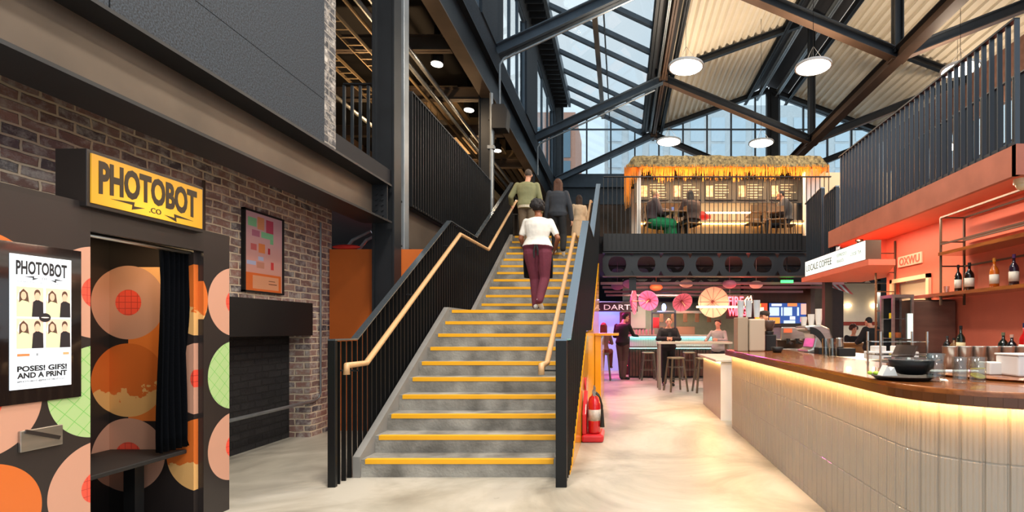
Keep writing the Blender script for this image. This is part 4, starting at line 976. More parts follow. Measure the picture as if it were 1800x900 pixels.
obj('panel', MB().box(3.6, 3.665, 6.43, 6.445, 1.3, 1.62), mat('pale_lit', '#dfeee8', .4, emit='#dfeee8', es=.5), t)
# hatch window and plaque in the coral wall
fr = MB().box(4.26, 4.32, 7.1, 8.13, 2.14, 2.2).box(4.26, 4.32, 7.1, 8.13, 1.8, 1.86).box(4.26, 4.32, 7.1, 7.17, 1.8, 2.2).box(4.26, 4.32, 8.06, 8.13, 1.8, 2.2)
o = struct('window_7', fr, mat('cream_frame', '#ecc9a4', .5)); obj('pane', MB().box(4.4, 4.41, 7.1, 8.13, 1.86, 2.14), mat('hatch_glass', '#b9b4a8', .1), o)
t = thing('wall_plaque', 'small cream plaque with cut-out letters on the coral wall', 'sign', (4.28, 7.6, 2.4), world=True)
obj('plate', MB().box(4.28, 4.3, 7.3, 7.92, 2.37, 2.53), mat('plaque_cream', '#eccdb0', .5), t)
text('lettering', 'OXWU', M_CORAL, (4.279, 7.88, 2.39), (0, -1, 0), (0, 0, 1), .54, .12, .004, t, bold=.03)
# coffee sign
t = thing('coffee_sign', 'white lightbox sign with dark coffee lettering under the balcony', 'sign', (3.5, 8.3, 2.4), world=True)
obj('case', MB().box(3.405, 3.62, 7.13, 9.46, 2.385, 2.665), M_BROWN, t)
obj('lit_face', MB().box(3.395, 3.405, 7.14, 9.45, 2.395, 2.655), mat('lightbox_face', '#f2f7f4', .4, emit='#eef6f2', es=.85), t)
M_SG = mat('sign_green_ink', '#4d5f55', .5)
text('lettering', 'LOCALE COFFEE', M_SG, (3.394, 9.38, 2.47), (0, -1, 0), (0, 0, 1), 1.12, .115, .003, t, bold=.0)
text('lettering', 'ESPRESSO', mat('sign_pale_ink', '#a9bab2', .5), (3.394, 8.05, 2.55), (0, -1, 0), (0, 0, 1), .34, .05, .003, t); text('lettering', 'BAKES', MATS['sign_pale_ink'], (3.394, 8.05, 2.46), (0, -1, 0), (0, 0, 1), .24, .05, .003, t)
text('lettering', 'LOOSE TEA', MATS['sign_pale_ink'], (3.394, 7.58, 2.5), (0, -1, 0), (0, 0, 1), .34, .05, .003, t)
def camera_dome(loc, label):
    t = thing('ceiling_camera', label, 'camera', loc)
    obj('base', MB().lathe([(0, 0), (.06, 0), (.06, -.03), (0, -.03)], (0, 0, 0), 20), M_BROWN, t); obj('lens_housing', MB().lathe([(.035, -.03), (.04, -.12), (0, -.12)], (0, 0, 0), 18), M_BLACK, t)
camera_dome((3.86, 8.3, 2.87), 'small black spotlight under the coral balcony corner')
t = thing('security_camera', 'cream dome camera at the right picture edge under the balcony', 'camera', (3.86, 4.93, 2.87))
obj('base', MB().lathe([(0, 0), (.07, 0), (.07, -.05), (0, -.05)], (0, 0, 0), 24), mat('cream_plastic', '#d9c6a0', .4), t); obj('dome', MB().ball((0, 0, -.05), (.055, .055, .06), 20, 12), MATS['cream_plastic'], t, smooth=True)
fr = MB(); 
for z_ in (1.4, 1.7, 2.0, 2.3, 2.6): fr.box(3.98, 4.28, 8.0, 8.02, z_, z_+.015)
fr.box(3.97, 3.99, 7.99, 8.02, 1.1, 2.8).box(4.27, 4.29, 7.99, 8.02, 1.1, 2.8)
solo('ladder_frame', fr, M_BROWN, 'narrow brown metal ladder frame at the corner of the coral wall', 'frame')

# ---- coffee station on the far part of the bar
M_CUP = mat('paper_cup', '#e9e4dc', .6)
t = thing('espresso_machine', 'chrome espresso machine with dark side panel behind the bar', 'coffee machine', (3.25, 7.4, 1.1), world=True)
obj('body', MB().box(2.42, 2.86, 7.75, 8.2, 1.25, 1.46), M_CHROME, t, bevel=.02); obj('base', MB().box(2.42, 2.86, 7.7, 8.25, 1.08, 1.13), M_CHROME, t, bevel=.01)
obj('display', MB().box(2.46, 2.58, 7.73, 7.75, 1.37, 1.43), mat('display_orange', '#e0603a', .4, emit='#e0603a', es=.5), t)
obj('cup_rail', MB().box(2.42, 2.86, 7.75, 8.2, 1.46, 1.51), M_BLACK, t)
gh = MB()
for x_ in (2.52, 2.66, 2.78): gh.lathe([(0, 0), (.03, 0), (.03, .08), (0, .08)], (x_, 7.72, 1.2), 16); gh.bar((x_, 7.72, 1.23), (x_, 7.55, 1.21), .02, .025)
obj('group_heads', gh, M_BLACK, t)
obj('back_plate', MB().box(2.44, 2.84, 8.0, 8.2, 1.13, 1.25), M_BROWN, t)
sd = MB(); arc = [(3.42+.34*sin(a), 7.3, 1.12+.52*cos(a)) for a in [i*pi/2/10 for i in range(11)]]
t = thing('espresso_machine', 'curved chrome grinder-like coffee machine with black arc panel', 'coffee machine', (3.0, 6.6, 1.1), world=True)
prof = [(2.44, 1.10), (2.44, 1.15), (2.51, 1.17), (2.54, 1.3), (2.52, 1.38), (2.43, 1.4), (2.40, 1.46), (2.62, 1.48), (2.73, 1.43), (2.78, 1.28), (2.80, 1.10)]
obj('body', MB().prism(prof, 'y', 6.7, 7.1), M_CHROME, t, bevel=.02)
arcp = [(2.47+.23*sin(a), 1.12+.33*cos(a)) for a in [i*pi/2/10 for i in range(11)]]+[(2.47+.18*sin(a), 1.12+.24*cos(a)) for a in [i*pi/2/10 for i in range(10, -1, -1)]]
obj('side_arc', MB().prism(arcp, 'y', 6.68, 6.7), M_BLACK, t)
obj('drip_tray', MB().box(2.38, 2.64, 6.45, 6.69, 1.08, 1.13), M_BLACK, t, bevel=.01)
for k_, (x_, lb) in enumerate(((2.66, 'low black knock box on the far bar'), (2.5, 'black tray of lids on the far bar'))): solo('black_box', MB().box(-.1, .1, -.08, .08, 0, .1), M_BLACK, lb, 'box', loc=(x_, 6.1+.2*k_, 1.1), bevel=.01)
solo('jug', MB().lathe([(0, 0), (.045, 0), (.05, .02), (.035, .1), (.04, .12), (.036, .12), (.03, .02), (0, .01)], (0, 0, 0), 20), M_CHROME, 'steel milk jug on the black knock box', 'jug', loc=(2.6, 6.1, 1.2), smooth=True)
for i in range(3):
    b = MB()
    for j in range(6-i*2 if i else 8): b.lathe([(0, 0), (.03, 0), (.042, .1), (.044, .1), (.03, .0)], (0, 0, j*.018), 16)
    solo('cup_stack', b, M_CUP, ('tall stack of white paper cups on the curved coffee machine', 'middle stack of white paper cups on the curved coffee machine', 'low stack of paper cups at the left of the coffee machine')[i], 'cups', 'stacks of paper cups', loc=(2.66-.1*i, 6.9, 1.47))
for i, (x_, y_) in enumerate(((1.85, 6.98), (1.99, 7.0), (2.1, 6.9))):
    b = MB()
    for j in range(8): b.lathe([(0, 0), (.036, 0), (.045, .14), (.047, .14)], (0, 0, j*.013), 16)
    solo('cup_stack', b, mat('clear_cup', '#dfe6ea', .2, alpha=.75), ('left', 'middle', 'right')[i]+' stack of clear plastic cups on the beige dispenser', 'cups', 'clear cup stacks', loc=(1.62+i*.11, 6.95, 1.585))
t = thing('cup_dispenser', 'beige metal dispenser block standing at the far end of the bar', 'dispenser', (1.75, 7.0, TZ), world=True)
obj('body', MB().box(1.42+.14, 1.7, 6.85, 7.1, TZ, 1.58), mat('beige_metal', '#a8967f', .5), t, bevel=.008); obj('body', MB().box(1.71, 1.92, 6.82, 7.1, TZ, 1.56), mat('beige_metal_light', '#bfae98', .5), t, bevel=.02)
solo('black_bowl', MB().lathe([(0, 0), (.05, 0), (.08, .07), (.075, .07), (.045, .01), (0, .01)], (0, 0, 0), 22), M_BLACK, 'small black bowl beside the beige dispenser on the bar', 'bowl', loc=(1.98, 6.5, TZ), smooth=True)
t = thing('coffee_grinder', 'black coffee grinder with clear hopper on the far bar', 'grinder', (2.05, 7.1, TZ))
obj('body', MB().box(-.07, .07, -.1, .1, 0, .22).lathe([(.06, .22), (.06, .27), (0, .27)], (0, 0, 0), 18), M_BLACK, t, bevel=.01); obj('hopper', MB().lathe([(.045, .27), (.085, .4), (.08, .42), (0, .42)], (0, 0, 0), 20), mat('smoked', '#5a4a44', .15), t, smooth=True)
for i, (x_, y_) in enumerate(((2.14, 5.35), (2.23, 5.4))): 
    g_ = thing('drinking_glass', ('tall', 'second tall')[i]+' clear glass standing alone on the far bar', 'glass', (x_, y_, TZ)); obj('bowl', MB().lathe([(0, 0), (.04, 0), (.042, .2), (.039, .2), (.036, .01), (0, .01)], (0, 0, 0), 20), M_CLG, g_)
solo('condiment_rack', MB().box(-.25, .25, -.1, .1, 0, .08).box(-.2, -.08, -.06, .06, .08, .14).box(.02, .14, -.06, .06, .08, .14), M_WHITE, 'white rack with small pots behind the bar, near the seated couple', 'rack', loc=(2.95, 5.6, 1.1), bevel=.006)
t = thing('work_counter', 'steel work counter inside the bar under the coffee machines', 'counter', (3.0, 6.8, 0), world=True)
obj('body', MB().box(2.58, 3.4, 5.4, 8.3, 0, 1.04), M_CHROME, t); obj('top', MB().box(2.55, 3.42, 5.4, 8.35, 1.04, 1.08), M_CHROME, t)

# ================================================================ LOWER HALL
# teal-lit tiled bar
t = thing('tiled_bar', 'back bar with teal-lit tile band over dark timber slats', 'bar counter', (1.5, 14.9, 0), world=True)
obj('top', MB().box(.2, 2.8, 14.75, 15.5, 1.2, 1.25), mat('bar_top_grey', '#b8b0a4', .3), t)
tl = MB(); x = .25
while x < 2.78: tl.box(x, x+.045, 14.84, 14.87, .92, 1.19); x += .05
obj('tiles', tl, mat('pale_tile', '#cfe0dc', .2), t)
obj('led_strip', MB().box(.25, 2.78, 14.80, 14.815, 1.18, 1.195).box(.25, 2.78, 14.78, 14.79, .86, .87), mat('led_teal', '#ffffff', .5, emit='#5ff0e6', es=7), t)
obj('ledge', MB().box(.2, 2.8, 14.76, 14.9, .87, .9), MATS['bar_top_grey'], t)
sl = MB(); x = .25; random.seed(3)
while x < 2.78: dd = random.uniform(0, .02); sl.box(x, x+.07, 14.84-dd, 14.9, .06, .87); x += .085
obj('timber_slats', sl, mat('slat_timber', '#5a3427', .5, var=.5, scale=9), t); obj('carcass', MB().box(.22, 2.78, 14.9, 15.4, 0, 1.2), M_BLACK, t)
solo('pink_neon_tube', MB().tube([(.16, 14.9, .35), (.16, 14.9, 1.0)], .02, 8), mat('neon_pink', '#ff7090', .5, emit='#ff4060', es=7), 'vertical pink neon tube at the left end of the back bar', 'lamp')
# kitchen behind
t = thing('hood', 'stainless steel kitchen hood on the sage wall', 'hood', (2.3, 17.5, 1.95), world=True)
obj('canopy', MB().prism([(17.2, 2.0), (17.95, 2.0), (17.95, 2.5), (17.6, 2.5)], 'x', 1.2, 3.4), M_CHROME, t); obj('lip', MB().box(1.2, 3.4, 17.18, 17.22, 1.95, 2.03), M_CHROME, t)
solo('kitchen_range', MB().box(1.3, 2.5, 17.4, 17.98, 0, 1.5), mat('warm_steel_back', '#b98f72', .35, .6), 'steel backsplash and range under the hood', 'range')
for i in range(5): solo('hanging_pot', MB().box(-.07, .07, -.01, .01, -.3, 0), mat('towel_brown', '#8a5a3c', .8, var=.3, scale=12), ('leftmost', 'second', 'third', 'fourth', 'rightmost')[i]+' small brown pot hanging from the kitchen hood rail', 'pot', 'pots on the hood rail', loc=(1.35+i*.4, 17.2, 1.95), bevel=.02)
solo('wall_board', MB().box(.3, .85, 17.9, 17.98, 1.45, 2.3), mat('pale_board', '#d9cfbe', .5), 'pale blank board on the sage wall', 'board')
solo('tall_cabinet', MB().box(-.05, .3, 15.9, 16.3, 0, 1.95), mat('cab_brown', '#41281e', .5), 'dark brown tall cabinet behind the standing man', 'cabinet')
solo('wall_box', MB().box(1.05, 1.25, 16.9, 17.0, 1.45, 1.8), M_REDP, 'small red box mounted beside the man at the high table', 'box')
t = thing('door_frame_kiosk', 'grey steel framed serving gap with blue light behind the man', 'frame', (1.4, 16.6, 0), world=True)
obj('post', MB().box(.98, 1.02, 16.6, 16.65, 0, 2.3), M_STEELB, t); obj('post', MB().box(1.72, 1.78, 16.6, 16.65, 0, 2.3), M_STEELB, t); obj('shelf', MB().box(1.0, 1.75, 16.5, 16.7, 1.92, 1.97), M_STEELB, t)
solo('blue_lamp', MB().ball((1.38, 16.55, 2.12), (.07, .07, .12)), mat('neon_blue', '#9ab8ff', .5, emit='#6a90ff', es=9), 'bright bluish lamp above the man at the high table', 'lamp')
for i in range(7): solo('jar', MB().lathe([(0, 0), (.035, 0), (.035, .12), (.02, .15), (.02, .17), (0, .17)], (0, 0, 0), 12), mat('jar_glass', '#b9a48c', .3), ('first', 'second', 'third', 'fourth', 'fifth', 'sixth', 'seventh')[i]+' small jar from the left on the back bar top', 'jar', 'jars on the back bar', loc=(.35+i*.1, 15.0, 1.252))
# parasols
def parasol(loc, r, colr, label, rx, ry, cat='parasol'):
    t = thing('paper_parasol', label, cat, loc); k0 = len(t.children)
    b = MB(); n = 24; vs = [(0, 0, .0)]
    for i in range(1, 4):
        for k in range(n): a = 2*pi*k/n; q = r*i/3*(1 if k % 2 == 0 else .985); vs.append((q*cos(a), q*sin(a), -.32*r*(i/3)**1.3))
    fs = [(0, 1+k, 1+(k+1) % n) for k in range(n)]
    for i in range(2):
        for k in range(n): fs.append((1+i*n+k, 1+(i+1)*n+k, 1+(i+1)*n+(k+1) % n, 1+i*n+(k+1) % n))
    b.add(vs, fs); o = obj('canopy', b, mat('paper_'+colr.strip('#'), colr, .6, emit=colr, es=.05), t); md = o.modifiers.new('s', 'SOLIDIFY'); md.thickness = .006
    rb = MB()
    for k in range(0, n, 2): a = 2*pi*k/n; rb.bar((0, 0, -.012), (r*cos(a)*.98, r*sin(a)*.98, -.32*r-.014), .007, .007)
    obj('ribs', rb, mat('rib_red', '#a84a50', .6), t); obj('stick', MB().tube([(0, 0, .04), (0, 0, -r*1.1)], .008, 6), M_WOODL, t)
    obj('hub', MB().lathe([(0, -.03), (.035, -.03), (.035, -.06), (0, -.06)], (0, 0, 0), 12), mat('hub_red', '#8a3038', .6), t)
    for c_ in t.children: c_.rotation_euler = (-rx, 0, ry)
    obj('cord', MB().tube([(0, 0, 0), (0, 0, 3.16-loc[2])], .004, 5), M_BLACK, t)
    return t
parasol((.22, 13.0, 2.13), .35, '#e87aa0', 'pink paper parasol seen nearly edge on, leftmost of the hanging ones', 1.57, 1.35)
parasol((.72, 13.2, 2.18), .27, '#d873b0', 'round magenta pink parasol hanging above the back bar', 1.2, -.35)
parasol((1.55, 13.2, 2.15), .27, '#ea7f9f', 'rose pink parasol hanging over the man at the high table', 1.0, .3)
parasol((2.35, 13.2, 2.12), .4, '#e8c9b4', 'large cream paper parasol hanging left of the red neon', 1.45, .05)
# red neon sign
t = thing('neon_sign', 'glowing red neon lettering over the far end of the bar', 'neon sign', (3.1, 13.9, 1.9), world=True)
M_NR = mat('neon_red', '#ff5050', .5, emit='#ff2a35', es=9); M_NW = mat('neon_core', '#ffd0b0', .5, emit='#ff9a70', es=9)
text('tube_lettering', 'FIRE', M_NR, (2.9, 13.9, 2.06), (1, 0, 0), (0, 0, 1), .42, .24, .02, t, bold=.02)
obj('hanger', MB().box(2.95, 2.96, 13.93, 13.94, 2.36, 3.17), M_BLACK, t); obj('hanger', MB().box(3.5, 3.51, 13.93, 13.94, 2.36, 3.17), M_BLACK, t)
text('tube_lettering', 'WINGS!', M_NR, (2.9, 13.9, 1.78), (1, 0, 0), (0, 0, 1), .62, .22, .02, t, bold=.02)
obj('flame_tube', MB().tube([(3.38, 13.9, 2.05), (3.36, 13.9, 2.2), (3.44, 13.9, 2.3), (3.45, 13.9, 2.2), (3.52, 13.9, 2.32), (3.55, 13.9, 2.15), (3.5, 13.9, 2.05), (3.38, 13.9, 2.05)], .014, 8), M_NW, t)
obj('backing', MB().box(2.85, 3.6, 13.93, 13.95, 1.7, 2.36), M_BLACK, t)
# menu screens
def screen(x0, x1, z0, z1, y, label, colr, blocks):
    t = thing('menu_screen', label, 'screen', ((x0+x1)/2, y, z0), world=True)
    obj('case', MB().box(x0, x1, y, y+.06, z0, z1), M_BLACK, t, bevel=.006)
    obj('display', MB().box(x0+.02, x1-.02, y-.006, y, z0+.02, z1-.02), mat('scr_'+colr.strip('#'), colr, .3, emit=colr, es=.9), t)
    for i, (a, b_, c_, d_, hx) in enumerate(blocks):
        W = x1-x0; H = z1-z0; obj('menu_block', MB().box(x0+a*W, x0+b_*W, y-.009, y-.006, z0+c_*H, z0+d_*H), mat('scrb_'+hx.strip('#'), hx, .4, emit=hx, es=1.0), t)
screen(4.1, 4.54, 1.5, 2.24, 15.83, 'small orange and yellow menu screen left of the blue one', '#d8502a', [(.1, .9, .1, .4, '#f6b83a'), (.2, .7, .5, .8, '#f2ead8'), (.1, .5, .82, .95, '#f2d04a')])
screen(4.55, 5.73, 1.5, 2.24, 15.83, 'large blue menu screen with white price columns', '#2c4f9a',
       [(.03, .28, .45, .8, '#c9e2ee'), (.33, .37, .45, .8, '#c9e2ee'), (.4, .62, .45, .8, '#c9e2ee'), (.75, .8, .45, .8, '#c9e2ee'), (.08, .35, .85, .95, '#e6ecf6'), (.5, .75, .84, .97, '#ee8a4a'), (.85, .99, .5, .95, '#f0b0a0'), (.02, .3, .05, .38, '#f59a3c'), (.4, .7, .05, .25, '#c9e2ee'), (.56, .7, .28, .42, '#e6ecf6'), (.83, .96, .2, .38, '#f070a8')])
# high table + stools
t = thing('high_table', 'pale high table with square steel legs in the lower hall', 'table', (1.8, 12.1, 0), world=True)
obj('tabletop', MB().box(.86, 2.6, 11.95, 12.5, 1.07, 1.12), mat('table_pale', '#c9bba8', .4), t, bevel=.006)
for x_, y_ in ((.9, 12.0), (2.55, 12.0), (.9, 12.45), (2.55, 12.45)): obj('leg', MB().box(x_-.03, x_+.03, y_-.03, y_+.03, 0, 1.07), mat('table_leg_grey', '#8c8074', .4, .4), t)
def stool(loc, label, rz=0, first=[None], m_=None):
    if first[0]: return dup(first[0], loc, rz, label)
    t = thing('bar_stool', label, 'stool', loc, rz, group='metal bar stools')
    obj('seat', MB().box(-.16, .16, -.16, .16, .74, .78), mat('stool_seat', '#8f8268', .5, .3), t, bevel=.02)
    for sx in (-1, 1):
        for sy in (-1, 1): obj('leg', MB().bar((sx*.13, sy*.13, .75), (sx*.21, sy*.21, 0), .035, .035), mat('stool_leg', '#6a6358', .4, .5), t)
    for z_, q in ((.28, .182), (.55, .152)):
        fr = MB()
        for sx in (-1, 1): fr.bar((sx*q, -q, z_), (sx*q, q, z_), .014, .014); fr.bar((-q, sx*q, z_), (q, sx*q, z_), .014, .014)
        obj('foot_rail', fr, MATS['stool_leg'], t)
    first[0] = t; return t
stool((1.25, 11.75, 0), 'metal stool in front of the high table, nearest in view', .3)
stool((1.86, 11.55, 0), 'metal stool against the low service counter', .1); stool((2.42, 11.5, 0), 'metal stool half hidden behind the low service counter', .5)
stool((.75, 14.3, 0), 'stool pushed under the left of the back bar', .1); stool((1.9, 14.35, 0), 'stool pushed under the right of the back bar', .0)
# lower hall ceiling runs and lamps
for i, y in enumerate((12.4, 13.6, 15.2, 16.8)):
    solo('ceiling_batten', MB().box(-.5, 5.4, y, y+.05, 2.5, 2.56), mat('batten', '#9a6f74', .4, .3), ('nearest', 'second', 'third', 'farthest')[i]+' pinkish metal batten under the mezzanine', 'batten', 'ceiling battens of the lower hall')
_l = solo('linear_lamp', MB().box(1.9, 3.1, 12.9, 12.94, 1.96, 2.0), M_LAMPW, 'white strip lamp crossing the cream parasol', 'lamp')
for x_ in (2.0, 3.0): obj('wire', MB().box(x_, x_+.006, 12.91, 12.916, 2.0, 3.17), M_BLACK, _l)
solo('linear_lamp', MB().box(1.6, 2.5, 17.22, 17.27, 1.965, 1.995), M_LAMPW, 'short strip lamp under the kitchen hood', 'lamp')
for i, (x_, y_) in enumerate(((.2, 12.2), (1.6, 12.6), (2.6, 12.3), (3.4, 12.9), (.9, 13.2), (-.1, 13.4))):
    c_ = ('#8a4a70', '#c88a7a', '#b06070', '#d0a090', '#e07040', '#703858')[i]
    solo('ceiling_lantern', MB().ball((0, 0, 0), (.17, .17, .1), 14, 8).tube([(0, 0, .09), (0, 0, .68)], .004, 5), mat('lan'+c_[1:], c_, .6, emit=c_, es=.25), ('dim mauve', 'pale salmon', 'rose', 'peach', 'bright orange', 'dark plum')[i]+' paper lantern close under the mezzanine beam', 'lantern', 'paper lanterns', loc=(x_, y_, 2.5+.04*(i % 2)), smooth=True)
solo('exit_lamp', MB().box(3.72, 4.0, 11.9, 11.95, 2.5, 2.56), mat('green_lamp', '#40e060', .5, emit='#30e050', es=3), 'small green lamp under the mezzanine at the canopy corner', 'lamp')
obj('stem', MB().box(3.85, 3.87, 11.92, 11.94, 2.56, 3.17), M_BLACK, [o_ for o_ in COL.objects if o_.name.startswith('exit_lamp')][0])
for i, (x_, z_) in enumerate(((6.45, 2.1), (7.35, 2.12))): solo('wall_lamp', MB().ball((0, 0, 0), (.1, .08, .07), 14, 8), M_LAMPW, ('left', 'right')[i]+' glowing wall lamp in the white tiled room', 'lamp', 'tiled room wall lamps', loc=(8.13+.95*i, 18.3, 2.26))
solo('wood_counter', MB().box(5.6, 7.4, 13.1, 13.6, 1.02, 1.07).box(5.7, 7.3, 13.15, 13.55, 0, 1.02), mat('honey_wood', '#a8713a', .4, var=.2), 'honey-coloured wooden counter in front of the seated couple', 'counter')
t = thing('striped_awning', 'white and red striped awning edge right of the blue menu', 'awning', (5.2, 12.6, 2.4), world=True)
aw = MB(); aw.k = 0
for i in range(8): aw.k = i % 2; aw.add([(4.95+i*.09, 12.5, 2.5-i*.03), (5.04+i*.09, 12.5, 2.47-i*.03), (4.99+i*.09, 13.2, 2.72), (4.9+i*.09, 13.2, 2.72)], [(0, 1, 2, 3)])
obj('cloth', aw, [M_WHITE, mat('awning_red', '#c05050', .7)], t)

# ================================================================ THATCHED KIOSK UPSTAIRS
t = thing('thatched_kiosk', 'kiosk with straw thatch roof and amber fringe upstairs', 'kiosk', (2.7, 13.6, UF), world=True)
M_TH = mat('thatch', '#786c4c', .95, var=.6, scale=16, color2='#332c1e', bump=.8, bscale=45, stretch=(1, 1, .35))
vs = []; nx_, nz_ = 120, 10; x0, x1 = .12, 5.25
for j in range(nz_+1):
    v = j/nz_
    for i in range(nx_+1):
        u = i/nx_; inset = .28*v; x = x0+inset+(x1-x0-2*inset)*u
        y = 12.88+(.16*v/.7 if v < .7 else .16+1.0*(v-.7)/.3); z = 5.5+(.33*v/.7 if v < .7 else .33+.1*(v-.7)/.3)+.03*mnoise.noise((x*6, v*5, 0)); vs.append((x, y-.05*abs(mnoise.noise((x*24, v*14, 3))), z))
rf = MB(); rf.add(vs, [(j*(nx_+1)+i, j*(nx_+1)+i+1, (j+1)*(nx_+1)+i+1, (j+1)*(nx_+1)+i) for j in range(nz_) for i in range(nx_)])
rf.add([(x0, 12.9, 5.5), (x1, 12.9, 5.5), (x1-.28, 14.04, 5.93), (x0+.28, 14.04, 5.93), (x0, 15.4, 5.5), (x1, 15.4, 5.5)], [(0, 3, 4), (1, 5, 2), (3, 2, 5, 4)])
obj('roof_thatch', rf, M_TH, t)
random.seed(11)
fg = MB(); x = x0
while x < x1:
    l = .25+.28*mnoise.noise((x*2.3, 1, 0))+.1*mnoise.noise((x*9, 4, 0))+random.uniform(-.13, .13); dx = random.uniform(-.02, .02); ww = random.uniform(.008, .016); yy = 12.9+random.uniform(-.04, .1)
    fg.add([(x, yy, 5.56), (x+ww, yy, 5.56), (x+ww*.6+dx, yy-.02, 5.56-l), (x+dx, yy-.02, 5.56-l)], [(0, 1, 2, 3)]); x += .0065
y = 12.9
for k_ in range(160):
    yy = 12.9+k_*.012; l = .8+random.uniform(-.15, .2); xx = x0+random.uniform(-.05, .12)
    if k_ < 60: fg.add([(xx, yy, 5.55), (xx+.014, yy, 5.55), (xx+.01, yy-.03, 5.55-l), (xx, yy-.03, 5.55-l)], [(0, 1, 2, 3)])
M_ST = mat('amber_straw', '#d9a24a', .7, var=.3, scale=20)
_n = M_ST.node_tree.nodes; _L = M_ST.node_tree.links; _t = _n.new('ShaderNodeBsdfTranslucent'); _t.inputs[0].default_value = lin('#f0b050'); _m = _n.new('ShaderNodeMixShader'); _m.inputs[0].default_value = .6
_L.new(_n['Principled BSDF'].outputs[0], _m.inputs[1]); _L.new(_t.outputs[0], _m.inputs[2]); _L.new(_m.outputs[0], _n['Material Output'].inputs[0])
obj('fringe', fg, M_ST, t)
kb = MB().box(.35, 5.0, 13.9, 13.95, 4.85, 5.5)
obj('menu_fascia', kb, mat('slate_board', '#3b3f42', .6), t)
random.seed(5)
for i in range(5):
    xa = .5+i*.88; p = obj('menu_board', MB().box(xa, xa+.78, 13.86, 13.9, 4.92, 5.4), mat('board_dark', '#2f3436', .6), t)
    ln = MB()
    for r_ in range(6): ln.box(xa+.28, xa+.28+random.uniform(.25, .45), 13.85, 13.86, 5.32-r_*.07, 5.335-r_*.07)
    obj('menu_lines', ln, mat('chalk', '#cfc8b8', .7), p)
    obj('menu_picture', MB().box(xa+.04, xa+.22, 13.85, 13.86, 5.0, 5.3), mat('menu_pic', '#c0705a', .6, var=.5, scale=14, color2='#e8d0b0'), p)
obj('back_wall', MB().box(.3, 5.1, 14.9, 15.0, UF, 5.5), mat('kiosk_white', '#e8dccb', .5), t)
ps = MB()
for i in range(14): ps.box(1.6+i*.22, 1.63+i*.22, 14.86, 14.9, 4.2, 4.85)
obj('strip_curtain', ps, mat('kiosk_strip', '#c9a58a', .5), t)
obj('counter_front', MB().box(.5, 5.0, 13.4, 13.5, UF, 4.2), mat('kiosk_counter', '#c79a5e', .4, var=.2), t); obj('counter_top', MB().box(.45, 5.05, 13.3, 13.95, 4.2, 4.25), M_WOODL, t)
obj('post', MB().box(.4, .5, 13.0, 13.1, UF, 5.5), M_WHITE, t); obj('post', MB().box(4.75, 5.15, 13.2, 13.4, UF, 5.55), M_WHITE, t)
obj('led_strip', MB().box(2.0, 3.7, 14.6, 14.64, 4.72, 4.76).box(.5, 5.0, 13.36, 13.38, 4.16, 4.18), M_LAMPW, t)
solo('round_light_sign', MB().lathe([(0, -.02), (.16, -.02), (.16, .02), (0, .02)], (2.25, 14.3, 4.55), 20, Matrix.Rotation(pi/2, 3, 'X')).box(2.0, 2.5, 14.28, 14.32, 4.5, 4.6), mat('redsign', '#d84a3a', .5, emit='#d84a3a', es=.4), 'small red oval sign inside the thatched kiosk', 'sign')
struct('wall_kiosk_side', MB().box(5.3, 7.4, 14.0, 14.1, UF, 5.7), mat('beige_wall', '#cdbb9e', .6))
def cafe_chair(loc, rz, label, first=[None]):
    if first[0]: return dup(first[0], loc, rz, label)
    t = thing('cafe_chair', label, 'chair', loc, rz, group='cafe chairs on the mezzanine')
    wd = mat('chair_wood', '#8a6238', .5)
    obj('seat', MB().box(-.2, .2, -.2, .2, .44, .47), wd, t, bevel=.01)
    for sx in (-1, 1):
        for sy in (-1, 1): obj('leg', MB().bar((sx*.17, sy*.17, .44), (sx*.2, sy*.2, 0), .03, .03), wd, t)
    bk = MB()
    for sx in (-1, 1): bk.bar((sx*.18, -.19, .44), (sx*.18, -.24, .86), .025, .025)
    bk.box(-.19, .19, -.25, -.22, .72, .86); obj('backrest', bk, wd, t); first[0] = t; return t
cafe_chair((.78, 12.75, UF), -1.4, 'wooden chair under the blonde woman with the green skirt'); cafe_chair((1.75, 12.75, UF), -1.2, 'wooden chair under the long-haired person in the brown coat')
cafe_chair((3.3, 12.7, UF), .2, 'empty wooden chair right of the brown coat'); cafe_chair((4.15, 12.9, UF), -1.6, 'wooden chair under the person in dark fleece'); cafe_chair((3.75, 12.3, UF), 2.9, 'wooden chair nearest the railing, left of the dark fleece')
def cafe_table(loc, label):
    t = thing('cafe_table', label, 'table', loc); obj('tabletop', MB().box(-.33, .33, -.3, .3, .72, .75), MATS['chair_wood'], t, bevel=.006)
    obj('pedestal', MB().lathe([(.2, 0), (.2, .02), (.03, .04), (.025, .72), (0, .72)], (0, 0, 0), 20), M_BLACK, t)
cafe_table((1.28, 12.8, UF), 'small table between the two seated people on the mezzanine'); cafe_table((3.55, 12.95, UF), 'small table left of the person in dark fleece')
solo('drink_cup', MB().lathe([(0, 0), (.03, 0), (.04, .12), (0, .12)], (0, 0, 0), 16), mat('blue_cup', '#7f9ae0', .5), 'pale blue cup on the table between the seated people', 'cup', loc=(1.28, 12.7, UF+.751))

